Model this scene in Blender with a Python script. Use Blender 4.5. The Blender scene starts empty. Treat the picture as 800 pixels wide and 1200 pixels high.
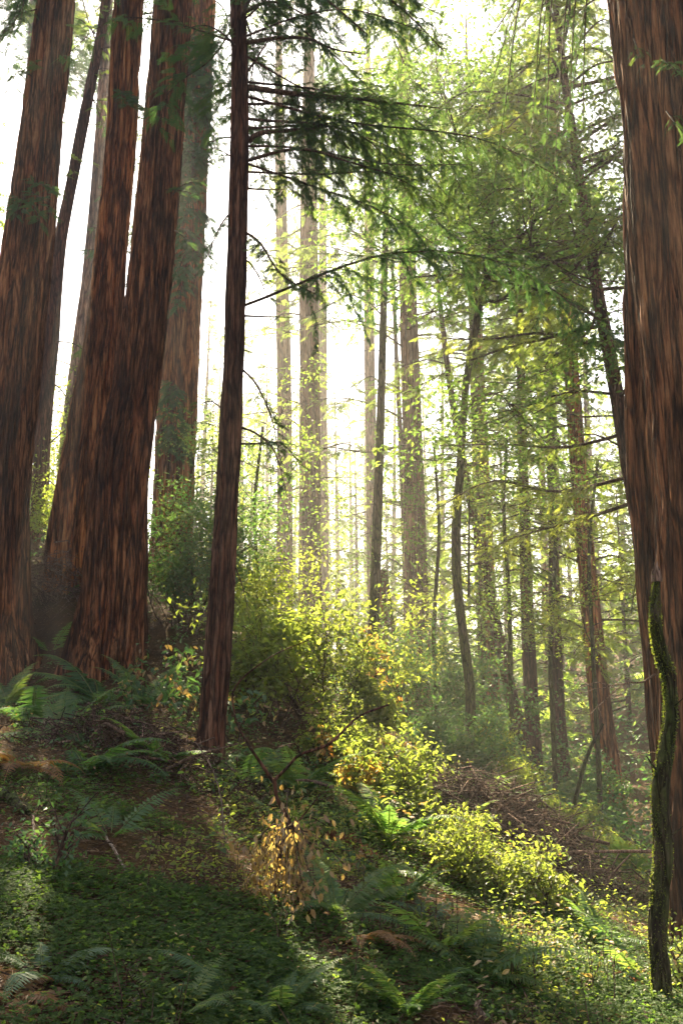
import bpy, math, random
import numpy as np

# ------------------------------------------------------------------ basics
SC = bpy.context.scene
COL = SC.collection
R = math.radians
rng = np.random.default_rng(11)
random.seed(11)

EYE = 1.6
FPX = 1150.0                      # focal length for an 800 x 1200 frame
PITCH = math.atan(200.0 / FPX)
SUN_AZ = R(-14.0)                 # from +Y (ahead) towards -X
SUN_EL = R(42.0)


def P(px, py, Y):
    """point on the sight line of a photo position, Y metres ahead of the camera"""
    u = (px - 400.0) / FPX
    v = (600.0 - py) / FPX
    dy = math.cos(PITCH) - v * math.sin(PITCH)
    dz = math.sin(PITCH) + v * math.cos(PITCH)
    return np.array([u * Y / dy, Y, EYE + dz * Y / dy])


# ------------------------------------------------------------------ noise
def _lat(ix, iy, iz, seed):
    h = (ix.astype(np.int64) * 374761393 + iy.astype(np.int64) * 668265263 + iz.astype(np.int64) * 2147483647 + seed * 144665)
    h = (h ^ (h >> 13)) * 1274126177
    h = h ^ (h >> 16)
    return (h & 0xFFFFF) / float(0xFFFFF)


def vnoise(x, y, seed=0, perx=None):
    x0 = np.floor(x); y0 = np.floor(y)
    fx = x - x0; fy = y - y0
    fx = fx * fx * (3 - 2 * fx); fy = fy * fy * (3 - 2 * fy)
    x1 = x0 + 1
    if perx:
        x0 = np.mod(x0, perx); x1 = np.mod(x1, perx)
    z = np.zeros_like(x0)
    a = _lat(x0, y0, z, seed); b = _lat(x1, y0, z, seed)
    c = _lat(x0, y0 + 1, z, seed); d = _lat(x1, y0 + 1, z, seed)
    return (a * (1 - fx) + b * fx) * (1 - fy) + (c * (1 - fx) + d * fx) * fy


def fbm(x, y, seed=0, octv=4):
    s = 0; a = .5; t = 0
    for k in range(octv):
        s = s + a * vnoise(x * 2 ** k, y * 2 ** k, seed + k * 17)
        t += a; a *= .5
    return s / t


# ------------------------------------------------------------------ terrain
CTRL = [P(*c) for c in [
    (0, 1200, 3.8), (400, 1200, 4.6), (800, 1200, 5.6), (0, 1000, 6.0), (200, 1000, 6.6), (400, 1045, 7.0),
    (600, 1085, 7.8), (800, 1115, 8.6), (0, 885, 9.0), (150, 885, 9.5), (250, 905, 10.0), (400, 935, 9.8),
    (500, 965, 10.2), (600, 1025, 10.8), (760, 1045, 12.0), (15, 790, 15.0), (125, 768, 15.0), (85, 678, 17.0),
    (240, 810, 14.0), (350, 830, 13.5), (440, 860, 13.5), (540, 935, 13.5), (45, 640, 22.0), (205, 725, 24.0),
    (550, 915, 18.0), (630, 948, 25.0), (720, 962, 30.0), (800, 955, 30.0), (660, 1000, 17.0), (490, 860, 30.0),
    (362, 800, 32.0), (100, 660, 32.0), (800, 1020, 18.0)]]
CTRL += [np.array(c, float) for c in [
    (-10, 5, 4.2), (-10, 0, 3.6), (0, 0, 0.0), (4, 0, -.7), (-3, 0, .9), (0, -12, 0), (12, -10, -3), (-14, -12, 5),
    (10, 8, -1.2), (18, 20, 1.5), (20, 40, 2.5), (35, 40, 10), (40, 80, 20), (15, 60, 2), (0, 60, -.5), (0, 100, 0),
    (-14, 45, 6.5), (-28, 30, 16), (-30, 60, 13), (-60, 20, 30), (-50, 90, 18), (-20, 100, 4), (20, 100, 6),
    (80, 60, 36), (60, 15, 20), (70, -40, 20), (-60, -40, 26), (0, -70, 2), (110, 0, 40), (-110, 0, 44), (0, 120, 3), (28, 8, 5)]]
CTRL = np.array(CTRL)


def _phi(r2):
    return 0.5 * r2 * np.log(r2 + 1e-9)


def _fit():
    n = len(CTRL); X = CTRL[:, :2]
    K = _phi(((X[:, None] - X[None]) ** 2).sum(-1)) + np.eye(n) * 0.35
    A = np.zeros((n + 3, n + 3)); A[:n, :n] = K
    A[:n, n] = 1; A[:n, n + 1:] = X; A[n, :n] = 1; A[n + 1:, :n] = X.T
    return np.linalg.solve(A, np.concatenate([CTRL[:, 2], [0, 0, 0]]))


WGT = _fit()


def ground_h(x, y):
    x = np.atleast_1d(np.asarray(x, float)); y = np.atleast_1d(np.asarray(y, float))
    sh = x.shape; x = x.ravel(); y = y.ravel()
    r = np.hypot(x, y) + 1e-6
    k = np.minimum(1.0, 105.0 / r)
    xx = x * k; yy = y * k
    out = np.empty_like(xx); n = len(CTRL)
    for s in range(0, len(xx), 20000):
        e = slice(s, s + 20000)
        d = (xx[e, None] - CTRL[None, :, 0]) ** 2 + (yy[e, None] - CTRL[None, :, 1]) ** 2
        out[e] = _phi(d) @ WGT[:n] + WGT[n] + xx[e] * WGT[n + 1] + yy[e] * WGT[n + 2]
    amp = np.clip(r / 12, .5, 3)
    out += (fbm(x * .9 + 7, y * .9 + 3, 5, 4) - .5) * .34 * np.minimum(amp, 1.4)
    out += (fbm(x * .12 + 7, y * .12 + 3, 9, 3) - .5) * np.clip((r - 20) / 20, 0, 1) * 4
    return out.reshape(sh)


def gh(x, y):
    return float(ground_h([x], [y])[0])


def hit(px, py, y0=2.5, y1=90.0):
    """where the sight line of a photo position meets the ground"""
    Y = np.geomspace(y0, y1, 500)
    d = P(px, py, 1.0); d[2] -= EYE
    z = EYE + d[2] * Y
    g = ground_h(d[0] * Y, Y)
    b = np.nonzero(z <= g)[0]
    k = b[0] if len(b) else len(Y) - 1
    return np.array([d[0] * Y[k], Y[k], g[k]])


# ------------------------------------------------------------------ mesh accumulator
class Acc:
    def __init__(self):
        self.v = []; self.f = []; self.m = []; self.var = []; self.n = 0; self.sm = []

    def add(self, v, f, mat=0, var=0.5, smooth=False):
        v = np.asarray(v, float).reshape(-1, 3); f = np.asarray(f, np.int64).reshape(-1, 4)
        self.v.append(v); self.f.append(f + self.n); self.n += len(v)
        self.m.append(np.full(len(f), mat, np.int32))
        self.sm.append(np.full(len(f), smooth, bool))
        self.var.append(np.broadcast_to(np.asarray(var, float), (len(v),)).copy())

    def build(self, name, mats, parent=None, origin=(0, 0, 0)):
        me = bpy.data.meshes.new(name)
        if self.n:
            v = np.concatenate(self.v) - np.asarray(origin, float)
            f = np.concatenate(self.f)
            me.vertices.add(len(v)); me.vertices.foreach_set("co", v.astype(np.float32).ravel())
            me.loops.add(f.size); me.loops.foreach_set("vertex_index", f.astype(np.int32).ravel())
            me.polygons.add(len(f))
            me.polygons.foreach_set("loop_start", np.arange(0, f.size, 4, dtype=np.int32))
            me.polygons.foreach_set("material_index", np.concatenate(self.m))
            me.polygons.foreach_set("use_smooth", np.concatenate(self.sm))
            at = me.attributes.new("var", 'FLOAT', 'POINT')
            at.data.foreach_set("value", np.concatenate(self.var).astype(np.float32))
            me.update(calc_edges=True)
        for m in (mats if isinstance(mats, (list, tuple)) else [mats]):
            me.materials.append(m)
        o = bpy.data.objects.new(name, me); COL.objects.link(o)
        if parent is not None:
            o.parent = parent
        else:
            o.location = origin
        return o


def tag(o, label=None, cat=None, group=None, kind=None):
    if label: o["label"] = label
    if cat: o["category"] = cat
    if group: o["group"] = group
    if kind: o["kind"] = kind
    return o


def thing(name, label, cat, loc, group=None):
    o = bpy.data.objects.new(name, None); COL.objects.link(o)
    o.location = tuple(float(c) for c in loc); o.empty_display_size = .3
    return tag(o, label, cat, group)


def copy_tree(root, loc, rz, s, label, group=None, tilt=(0, 0)):
    r = root.copy(); COL.objects.link(r)
    r.location = tuple(float(c) for c in loc); r.rotation_euler = (tilt[0], tilt[1], rz); r.scale = (s, s, s)
    r["label"] = label
    if group: r["group"] = group
    for ch in root.children:
        c = ch.copy(); COL.objects.link(c); c.parent = r
        for g2 in ch.children:
            d = g2.copy(); COL.objects.link(d); d.parent = c
    return r


def norm(a):
    return a / (np.linalg.norm(a, axis=-1, keepdims=True) + 1e-9)


def spline(pts, n):
    """Catmull-Rom through pts (k, d) sampled n times"""
    p = np.asarray(pts, float); k = len(p)
    if k == 2:
        t = np.linspace(0, 1, n)[:, None]; return p[0] * (1 - t) + p[1] * t
    d = np.concatenate([[0], np.cumsum(np.linalg.norm(np.diff(p[:, :3], axis=0), axis=1))])
    q = np.vstack([2 * p[0] - p[1], p, 2 * p[-1] - p[-2]])
    s = np.linspace(0, d[-1], n)
    i = np.clip(np.searchsorted(d, s, side='right') - 1, 0, k - 2)
    t = ((s - d[i]) / (d[i + 1] - d[i] + 1e-9))[:, None]
    a, b, c, e = q[i], q[i + 1], q[i + 2], q[i + 3]
    return .5 * (2 * b + (c - a) * t + (2 * a - 5 * b + 4 * c - e) * t ** 2 + (3 * b - a - 3 * c + e) * t ** 3)


def frames(pts):
    t = norm(np.gradient(pts, axis=0))
    ref = np.array([1.0, 0, 0]) if abs(t[0][0]) < .8 else np.array([0, 1.0, 0])
    u = norm(ref - t * (t @ ref)[:, None])
    w = np.cross(t, u)
    return t, u, w


def tube(acc, pts, rad, nseg=6, mat=0, var=.5):
    pts = np.asarray(pts, float); rad = np.broadcast_to(np.asarray(rad, float), (len(pts),))
    _, u, w = frames(pts)
    a = np.linspace(0, 2 * np.pi, nseg, endpoint=False)
    v = pts[:, None] + rad[:, None, None] * (np.cos(a)[None, :, None] * u[:, None] + np.sin(a)[None, :, None] * w[:, None])
    n = len(pts)
    i = np.arange(n - 1)[:, None] * nseg; j = np.arange(nseg)[None]; j2 = (j + 1) % nseg
    f = np.stack([i + j, i + j2, i + nseg + j2, i + nseg + j], -1).reshape(-1, 4)
    acc.add(v, f, mat, var, True)


def bark_tube(acc, pts, rad, nseg, ridge, amp, seed, flare=0.0, flare_h=1.0, lobes=5, vstretch=.55, mat=0):
    """trunk with real furrows running along it"""
    n = len(pts)
    _, u, w = frames(pts)
    a = np.linspace(0, 2 * np.pi, nseg, endpoint=False)
    d = np.concatenate([[0], np.cumsum(np.linalg.norm(np.diff(pts, axis=0), axis=1))])
    A, D = np.meshgrid(a / (2 * np.pi), d)
    drift = (vnoise(A * 6, D * .35, seed + 3, 6) - .5) * .045 + D * .006
    Af = A + drift
    r1 = np.clip(np.abs(2 * vnoise(Af * ridge, D * vstretch, seed, ridge) - 1) / .42, 0, 1) ** .7
    r2 = np.clip(np.abs(2 * vnoise(Af * ridge * 2.0, D * vstretch * 2.0, seed + 1, ridge * 2) - 1) / .5, 0, 1)
    r3 = vnoise(Af * ridge * 4, D * vstretch * 6, seed + 2, ridge * 4)
    big = vnoise(A * 5, D * .3, seed + 5, 5) - .5
    h = r1 * .55 + r2 * .27 + r3 * .2
    rr = rad[:, None] * (1 + .10 * big) + amp * (h - .7)
    if flare > 0:
        ph = seed * 1.7
        fl = np.exp(-D / flare_h)
        lob = .55 + .45 * np.cos(lobes * 2 * np.pi * A + ph + .8 * np.sin(2 * np.pi * A + ph))
        rr = rr * (1 + flare * fl * lob)
    v = pts[:, None] + rr[..., None] * (np.cos(a)[None, :, None] * u[:, None] + np.sin(a)[None, :, None] * w[:, None])
    i = np.arange(n - 1)[:, None] * nseg; j = np.arange(nseg)[None]; j2 = (j + 1) % nseg
    f = np.stack([i + j, i + j2, i + nseg + j2, i + nseg + j], -1).reshape(-1, 4)
    acc.add(v, f, mat, np.clip(h, 0, 1).ravel(), True)


# ------------------------------------------------------------------ leaf templates
def tmpl_spray(pairs, lw=.075, droop=.12):
    """flat feathery spray of needles, length 1 along x"""
    v = []; f = []

    def leaf(o, d, L, wd):
        nrm = np.array([-d[1], d[0], 0]) * wd
        o = np.asarray(o); b = len(v)
        m = o + d * L * .45
        e = o + d * L
        for q in (o, m + nrm, e, m - nrm):
            z = -droop * q[0] ** 2 - .25 * abs(q[1]) * droop * 4
            v.append([q[0], q[1], z])
        f.append([b, b + 1, b + 2, b + 3])
    for k in range(pairs):
        t = .04 + .86 * k / pairs
        L = .26 * (1 - .7 * t) + .05
        for s in (-1, 1):
            an = R(52 - 14 * t)
            leaf([t, 0, 0], np.array([math.cos(an), s * math.sin(an), 0]), L, lw * (.55 + .45 * (1 - t)))
    leaf([.84, 0, 0], np.array([1.0, 0, 0]), .2, lw * .5)
    leaf([0, 0, 0], np.array([1.0, 0, 0]), .9, .012)
    return np.array(v), np.array(f)


def tmpl_leaf(w=.5, fold=.12, curl=.15):
    v = np.array([[0, 0, 0], [.3, w * .42, fold * .8], [.68, w * .36, fold * .6 - curl * .4], [1, 0, -curl],
                  [.68, -w * .36, fold * .6 - curl * .4], [.3, -w * .42, fold * .8], [.35, 0, 0], [.7, 0, -curl * .35]])
    f = np.array([[0, 6, 1, 1], [0, 5, 6, 6], [6, 7, 2, 1], [6, 5, 4, 7], [7, 3, 2, 2], [7, 4, 3, 3]])
    # use quads only: degenerate-free version
    f = np.array([[0, 6, 2, 1], [0, 5, 4, 6], [6, 7, 3, 2], [6, 4, 3, 7]])
    return v, f


def tmpl_trefoil():
    v = []; f = []
    for k in range(3):
        a = 2 * math.pi * k / 3
        c, s = math.cos(a), math.sin(a)
        for (x, y, z) in ((0, 0, 0), (.32, .30, -.05), (.55, 0, .02), (.32, -.30, -.05)):
            v.append([c * x - s * y, s * x + c * y, z])
        f.append([4 * k, 4 * k + 1, 4 * k + 2, 4 * k + 3])
    return np.array(v), np.array(f)


SPRAY = tmpl_spray(9, .042)
SPRAY_M = tmpl_spray(6, .06)
SPRAY_F = tmpl_spray(4, .10)
LEAF = tmpl_leaf(.55)
LEAF_S = (np.array([[0, 0, 0], [.5, .26, .05], [1, 0, -.1], [.5, -.26, .05]]), np.array([[0, 1, 2, 3]]))
LEAF_N = tmpl_leaf(.34, .06, .2)
TREFOIL = tmpl_trefoil()


def scatter(acc, tmpl, pos, dr, up, size, mat=0, var=None):
    pos = np.asarray(pos, float); N = len(pos)
    if N == 0:
        return
    d = norm(np.asarray(dr, float)); up = np.asarray(up, float)
    side = norm(np.cross(up, d)); nr = np.cross(d, side)
    T, F = tmpl
    s = np.broadcast_to(np.asarray(size, float), (N,))
    v = pos[:, None] + s[:, None, None] * (T[None, :, 0, None] * d[:, None] + T[None, :, 1, None] * side[:, None] + T[None, :, 2, None] * nr[:, None])
    f = F[None] + (np.arange(N) * len(T))[:, None, None]
    if var is None:
        var = rng.random(N)
    acc.add(v, f.reshape(-1, 4), mat, np.repeat(np.broadcast_to(var, (N,)), len(T)))


# ------------------------------------------------------------------ materials
def newmat(name):
    m = bpy.data.materials.new(name); m.use_nodes = True
    nt = m.node_tree; nt.nodes.clear()
    out = nt.nodes.new("ShaderNodeOutputMaterial")
    return m, nt, out


def ramp(nt, stops):
    n = nt.nodes.new("ShaderNodeValToRGB"); e = n.color_ramp.elements
    while len(e) < len(stops): e.new(.5)
    for k, (p, c) in enumerate(stops):
        e[k].position = p; e[k].color = (*c, 1)
    return n


def noise(nt, scale, detail=4, vec=None, rough=.55):
    n = nt.nodes.new("ShaderNodeTexNoise"); n.inputs["Scale"].default_value = scale
    n.inputs["Detail"].default_value = detail; n.inputs["Roughness"].default_value = rough
    if vec is not None: nt.links.new(vec, n.inputs["Vector"])
    return n


def objcoord(nt, scale):
    tc = nt.nodes.new("ShaderNodeTexCoord"); mp = nt.nodes.new("ShaderNodeMapping")
    mp.inputs["Scale"].default_value = scale
    nt.links.new(tc.outputs["Object"], mp.inputs["Vector"])
    return mp.outputs["Vector"]


def mixc(nt, fac, a, b, blend='MIX'):
    n = nt.nodes.new("ShaderNodeMix"); n.data_type = 'RGBA'; n.blend_type = blend
    for s, v in ((n.inputs[0], fac), (n.inputs[6], a), (n.inputs[7], b)):
        if hasattr(v, "is_linked"): nt.links.new(v, s)
        elif isinstance(v, (int, float)): s.default_value = v
        else: s.default_value = (*v, 1)
    return n.outputs[2]


def leaf_mat(name, cols, trans, tfac=.5, gloss=.018, rough=.5):
    """cols: three own colours of the leaves, picked per leaf"""
    m, nt, out = newmat(name)
    at = nt.nodes.new("ShaderNodeAttribute"); at.attribute_name = "var"
    oi = nt.nodes.new("ShaderNodeObjectInfo")
    ad = nt.nodes.new("ShaderNodeMath"); ad.operation = 'MULTIPLY_ADD'
    nt.links.new(oi.outputs["Random"], ad.inputs[0]); ad.inputs[1].default_value = .25
    sb = nt.nodes.new("ShaderNodeMath"); sb.operation = 'SUBTRACT'; sb.inputs[1].default_value = .125
    nt.links.new(at.outputs["Fac"], sb.inputs[0]); nt.links.new(sb.outputs[0], ad.inputs[2])
    c1 = ramp(nt, [(0.0, cols[0]), (.55, cols[1]), (1.0, cols[2])]); nt.links.new(ad.outputs[0], c1.inputs[0])
    c2 = ramp(nt, [(p, (min(c[0] * 1.4, .7), min(c[1] * 1.6, .7), c[2] * 1.1)) for p, c in zip((0.0, .55, 1.0), trans)]); nt.links.new(ad.outputs[0], c2.inputs[0])
    df = nt.nodes.new("ShaderNodeBsdfDiffuse"); nt.links.new(c1.outputs[0], df.inputs[0])
    tr = nt.nodes.new("ShaderNodeBsdfTranslucent"); nt.links.new(c2.outputs[0], tr.inputs[0])
    mx = nt.nodes.new("ShaderNodeMixShader"); mx.inputs[0].default_value = tfac
    nt.links.new(df.outputs[0], mx.inputs[1]); nt.links.new(tr.outputs[0], mx.inputs[2])
    gl = nt.nodes.new("ShaderNodeBsdfGlossy"); gl.inputs["Roughness"].default_value = rough
    gl.inputs["Color"].default_value = (.9, .9, .9, 1)
    m2 = nt.nodes.new("ShaderNodeMixShader"); m2.inputs[0].default_value = gloss
    nt.links.new(mx.outputs[0], m2.inputs[1]); nt.links.new(gl.outputs[0], m2.inputs[2])
    nt.links.new(m2.outputs[0], out.inputs[0])
    return m


def bark_mat(name, dark, mid, light, sxy=9.0, sz=.7, bump=.6, moss=None, moss_amt=0.0, crack=.85):
    m, nt, out = newmat(name)
    vec = objcoord(nt, (sxy, sxy, sz))
    n1 = noise(nt, 1.0, 6, vec, .65)
    n2 = noise(nt, 4.0, 5, vec, .7)
    vec2 = objcoord(nt, (1.3, 1.3, .35)); n3 = noise(nt, 1.0, 4, vec2)
    r1 = ramp(nt, [(.36, tuple(k * .35 for k in dark)), (.455, dark), (.52, mid), (.62, light)]); nt.links.new(n1.outputs["Fac"], r1.inputs[0])
    r2 = ramp(nt, [(.36, tuple(k * .5 for k in dark)), (.62, light)]); nt.links.new(n2.outputs["Fac"], r2.inputs[0])
    c = mixc(nt, .4, r1.outputs[0], r2.outputs[0])
    at = nt.nodes.new("ShaderNodeAttribute"); at.attribute_name = "var"
    rg = ramp(nt, [(.35, (.9, .62, .5)), (.8, (1.08, 1.08, 1.1))]); nt.links.new(at.outputs["Fac"], rg.inputs[0])
    c = mixc(nt, .75, c, rg.outputs[0], 'MULTIPLY')
    r3 = ramp(nt, [(.35, (.42, .36, .34)), (.6, (1.2, 1.12, 1.05))]); nt.links.new(n3.outputs["Fac"], r3.inputs[0])
    c = mixc(nt, .8, c, r3.outputs[0], 'MULTIPLY')
    if moss:
        v3 = objcoord(nt, (2.2, 2.2, 1.1)); n4 = noise(nt, 1.5, 6, v3, .7)
        r4 = ramp(nt, [(.62 - moss_amt, (0, 0, 0)), (.72 - moss_amt * .8, (1, 1, 1))]); nt.links.new(n4.outputs["Fac"], r4.inputs[0])
        n5 = noise(nt, 40, 3, objcoord(nt, (1, 1, 1)))
        r5 = ramp(nt, [(.3, tuple(k * .55 for k in moss)), (.7, tuple(k * 1.3 for k in moss))]); nt.links.new(n5.outputs["Fac"], r5.inputs[0])
        c = mixc(nt, r4.outputs[0], c, r5.outputs[0])
    wv = nt.nodes.new("ShaderNodeVectorMath"); wv.operation = 'MULTIPLY_ADD'
    nw = noise(nt, .55, 3, vec); nt.links.new(nw.outputs["Color"], wv.inputs[0]); wv.inputs[1].default_value = (1.6, 1.6, .8); nt.links.new(vec, wv.inputs[2])
    vo = nt.nodes.new("ShaderNodeTexVoronoi"); vo.feature = 'DISTANCE_TO_EDGE'; vo.inputs["Scale"].default_value = 1.15
    nt.links.new(wv.outputs[0], vo.inputs["Vector"])
    rc = ramp(nt, [(0.02, (.22, .17, .15)), (.13, (1.0, 1.0, 1.0))]); nt.links.new(vo.outputs["Distance"], rc.inputs[0])
    c = mixc(nt, crack, c, rc.outputs[0], 'MULTIPLY')
    bs = nt.nodes.new("ShaderNodeBsdfPrincipled"); bs.inputs["Roughness"].default_value = .9
    bs.inputs["Specular IOR Level"].default_value = .2
    nt.links.new(c, bs.inputs["Base Color"])
    bp = nt.nodes.new("ShaderNodeBump"); bp.inputs["Strength"].default_value = bump; bp.inputs["Distance"].default_value = .03
    sm = nt.nodes.new("ShaderNodeMath"); sm.operation = 'ADD'
    nt.links.new(rc.outputs[0], sm.inputs[0]); nt.links.new(n2.outputs["Fac"], sm.inputs[1])
    nt.links.new(sm.outputs[0], bp.inputs["Height"]); nt.links.new(bp.outputs[0], bs.inputs["Normal"])
    nt.links.new(bs.outputs[0], out.inputs[0])
    return m


def soil_mat():
    m, nt, out = newmat("forest_soil")
    v = objcoord(nt, (1, 1, 1))
    n1 = noise(nt, 1.2, 6, v, .65); n2 = noise(nt, 14, 5, v, .7); n3 = noise(nt, 60, 3, v)
    r1 = ramp(nt, [(.35, (.045, .028, .016)), (.5, (.085, .052, .028)), (.68, (.05, .055, .02))])
    nt.links.new(n1.outputs["Fac"], r1.inputs[0])
    r2 = ramp(nt, [(.3, (.5, .45, .4)), (.7, (1.5, 1.35, 1.1))]); nt.links.new(n2.outputs["Fac"], r2.inputs[0])
    c = mixc(nt, .8, r1.outputs[0], r2.outputs[0], 'MULTIPLY')
    bs = nt.nodes.new("ShaderNodeBsdfPrincipled"); bs.inputs["Roughness"].default_value = .95
    bs.inputs["Specular IOR Level"].default_value = .1
    nt.links.new(c, bs.inputs["Base Color"])
    bp = nt.nodes.new("ShaderNodeBump"); bp.inputs["Strength"].default_value = .9; bp.inputs["Distance"].default_value = .05
    sm = nt.nodes.new("ShaderNodeMath"); sm.operation = 'ADD'
    nt.links.new(n2.outputs["Fac"], sm.inputs[0]); nt.links.new(n3.outputs["Fac"], sm.inputs[1])
    nt.links.new(sm.outputs[0], bp.inputs["Height"]); nt.links.new(bp.outputs[0], bs.inputs["Normal"])
    nt.links.new(bs.outputs[0], out.inputs[0])
    return m


M = {}
M['bark'] = bark_mat("redwood_bark", (.045, .019, .009), (.195, .080, .034), (.36, .18, .088), 9, .8, 1.0)
M['bark_red'] = bark_mat("orange_redwood_bark", (.09, .032, .012), (.35, .135, .048), (.48, .25, .11), 9, .8, 1.0)
M['bark_pale'] = bark_mat("pale_redwood_bark", (.12, .065, .045), (.25, .15, .10), (.38, .28, .22), 9, .9, .9)  # paler, greyer bark for the trunks farther back
M['bark_slim'] = bark_mat("slim_conifer_bark", (.040, .021, .014), (.115, .056, .035), (.21, .12, .08), 16, 1.6, .7)
M['bark_moss'] = bark_mat("mossy_grey_bark", (.05, .045, .03), (.12, .10, .07), (.2, .18, .13), 14, 2.5, .5, (.075, .085, .02), .2)
M['bark_mossy'] = bark_mat("thick_moss_bark", (.04, .035, .02), (.09, .075, .045), (.15, .13, .09), 14, 2.5, .7, (.055, .072, .016), .20)
M['twig'] = bark_mat("twig_bark", (.05, .035, .026), (.105, .078, .058), (.2, .16, .125), 30, 6, .3)
M['deadwood'] = bark_mat("grey_dead_wood", (.12, .09, .07), (.24, .19, .15), (.40, .34, .29), 30, 4, .3)
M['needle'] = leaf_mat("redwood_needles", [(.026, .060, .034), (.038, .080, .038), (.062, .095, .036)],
                       [(.04, .085, .03), (.07, .115, .035), (.12, .145, .04)], .45)  # darker needle copy, overhead shade put into its translucency
M['needle_lit'] = leaf_mat("sunlit_needles", [(.05, .085, .028), (.075, .11, .03), (.11, .12, .03)],
                           [(.12, .17, .035), (.20, .24, .05), (.30, .28, .06)], .55)  # brighter, yellower needle copy with the sunlight put into its colour
M['bay'] = leaf_mat("laurel_leaves", [(.035, .075, .025), (.055, .095, .028), (.09, .11, .03)],
                    [(.11, .18, .04), (.18, .25, .05), (.28, .30, .06)], .5, .03, .45)
M['bush'] = leaf_mat("hazel_leaves", [(.05, .085, .022), (.09, .11, .025), (.14, .12, .03)],
                     [(.16, .20, .04), (.26, .28, .05), (.38, .35, .07)], .55, .02)
M['bush_dark'] = leaf_mat("evergreen_shrub_leaves", [(.03, .075, .035), (.045, .095, .04), (.07, .11, .035)],
                          [(.07, .15, .045), (.11, .19, .05), (.2, .24, .06)], .45, .03, .45)
M['orange'] = leaf_mat("autumn_leaves", [(.20, .085, .018), (.28, .14, .025), (.22, .17, .05)],
                       [(.40, .15, .03), (.46, .26, .05), (.40, .33, .09)], .6, .05)
M['wither'] = leaf_mat("withered_leaves", [(.15, .085, .04), (.22, .14, .065), (.30, .22, .12)],
                       [(.22, .12, .04), (.34, .2, .07), (.4, .28, .12)], .45, .05)
M['fern'] = leaf_mat("sword_fern_fronds", [(.035, .08, .032), (.05, .105, .038), (.085, .125, .035)],
                     [(.08, .16, .04), (.14, .22, .05), (.26, .28, .06)], .5, .03, .45)
M['fern_pale'] = leaf_mat("pale_fern_fronds", [(.05, .10, .06), (.075, .13, .075), (.11, .16, .085)],
                          [(.10, .18, .09), (.14, .22, .10), (.2, .26, .10)], .4, .03, .45)
M['fern_dead'] = leaf_mat("dry_fern_fronds", [(.12, .06, .025), (.18, .09, .035), (.24, .14, .06)],
                          [(.2, .09, .03), (.3, .14, .04), (.36, .2, .07)], .45, .03)
M['sorrel'] = leaf_mat("sorrel_leaves", [(.020, .044, .012), (.034, .066, .017), (.058, .092, .022)],
                       [(.07, .13, .025), (.11, .18, .032), (.18, .24, .045)], .45, .01)
M['litter'] = leaf_mat("dry_leaf_litter", [(.09, .045, .022), (.15, .08, .04), (.26, .17, .10)],
                       [(.09, .04, .02), (.14, .07, .03), (.2, .12, .06)], .25, .03)
M['soil'] = soil_mat()


# ------------------------------------------------------------------ ground sheet
def axis(lo, hi, n, c, fine):
    t = np.linspace(-1, 1, n)
    s = np.sinh(t * fine) / math.sinh(fine)
    return np.where(s < 0, c + s * (c - lo), c + s * (hi - c))


def make_ground():
    xs = axis(-240, 240, 360, 0, 4.6); ys = axis(-240, 240, 360, 9, 4.4)
    X, Y = np.meshgrid(xs, ys)
    Z = ground_h(X, Y)
    n = len(xs); i = np.arange(len(ys) - 1)[:, None] * n; j = np.arange(n - 1)[None]
    f = np.stack([i + j, i + j + 1, i + n + j + 1, i + n + j], -1).reshape(-1, 4)
    a = Acc(); a.add(np.stack([X, Y, Z], -1).reshape(-1, 3), f, 0, .5, True)
    o = a.build("ground", M['soil']); tag(o, kind="structure")


make_ground()

UP = np.array([0, 0, 1.0])


def rdir(n, zmin=-1, zmax=1):
    a = rng.random(n) * 2 * np.pi; z = rng.uniform(zmin, zmax, n); s = np.sqrt(1 - z * z)
    return np.stack([s * np.cos(a), s * np.sin(a), z], -1)


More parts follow.
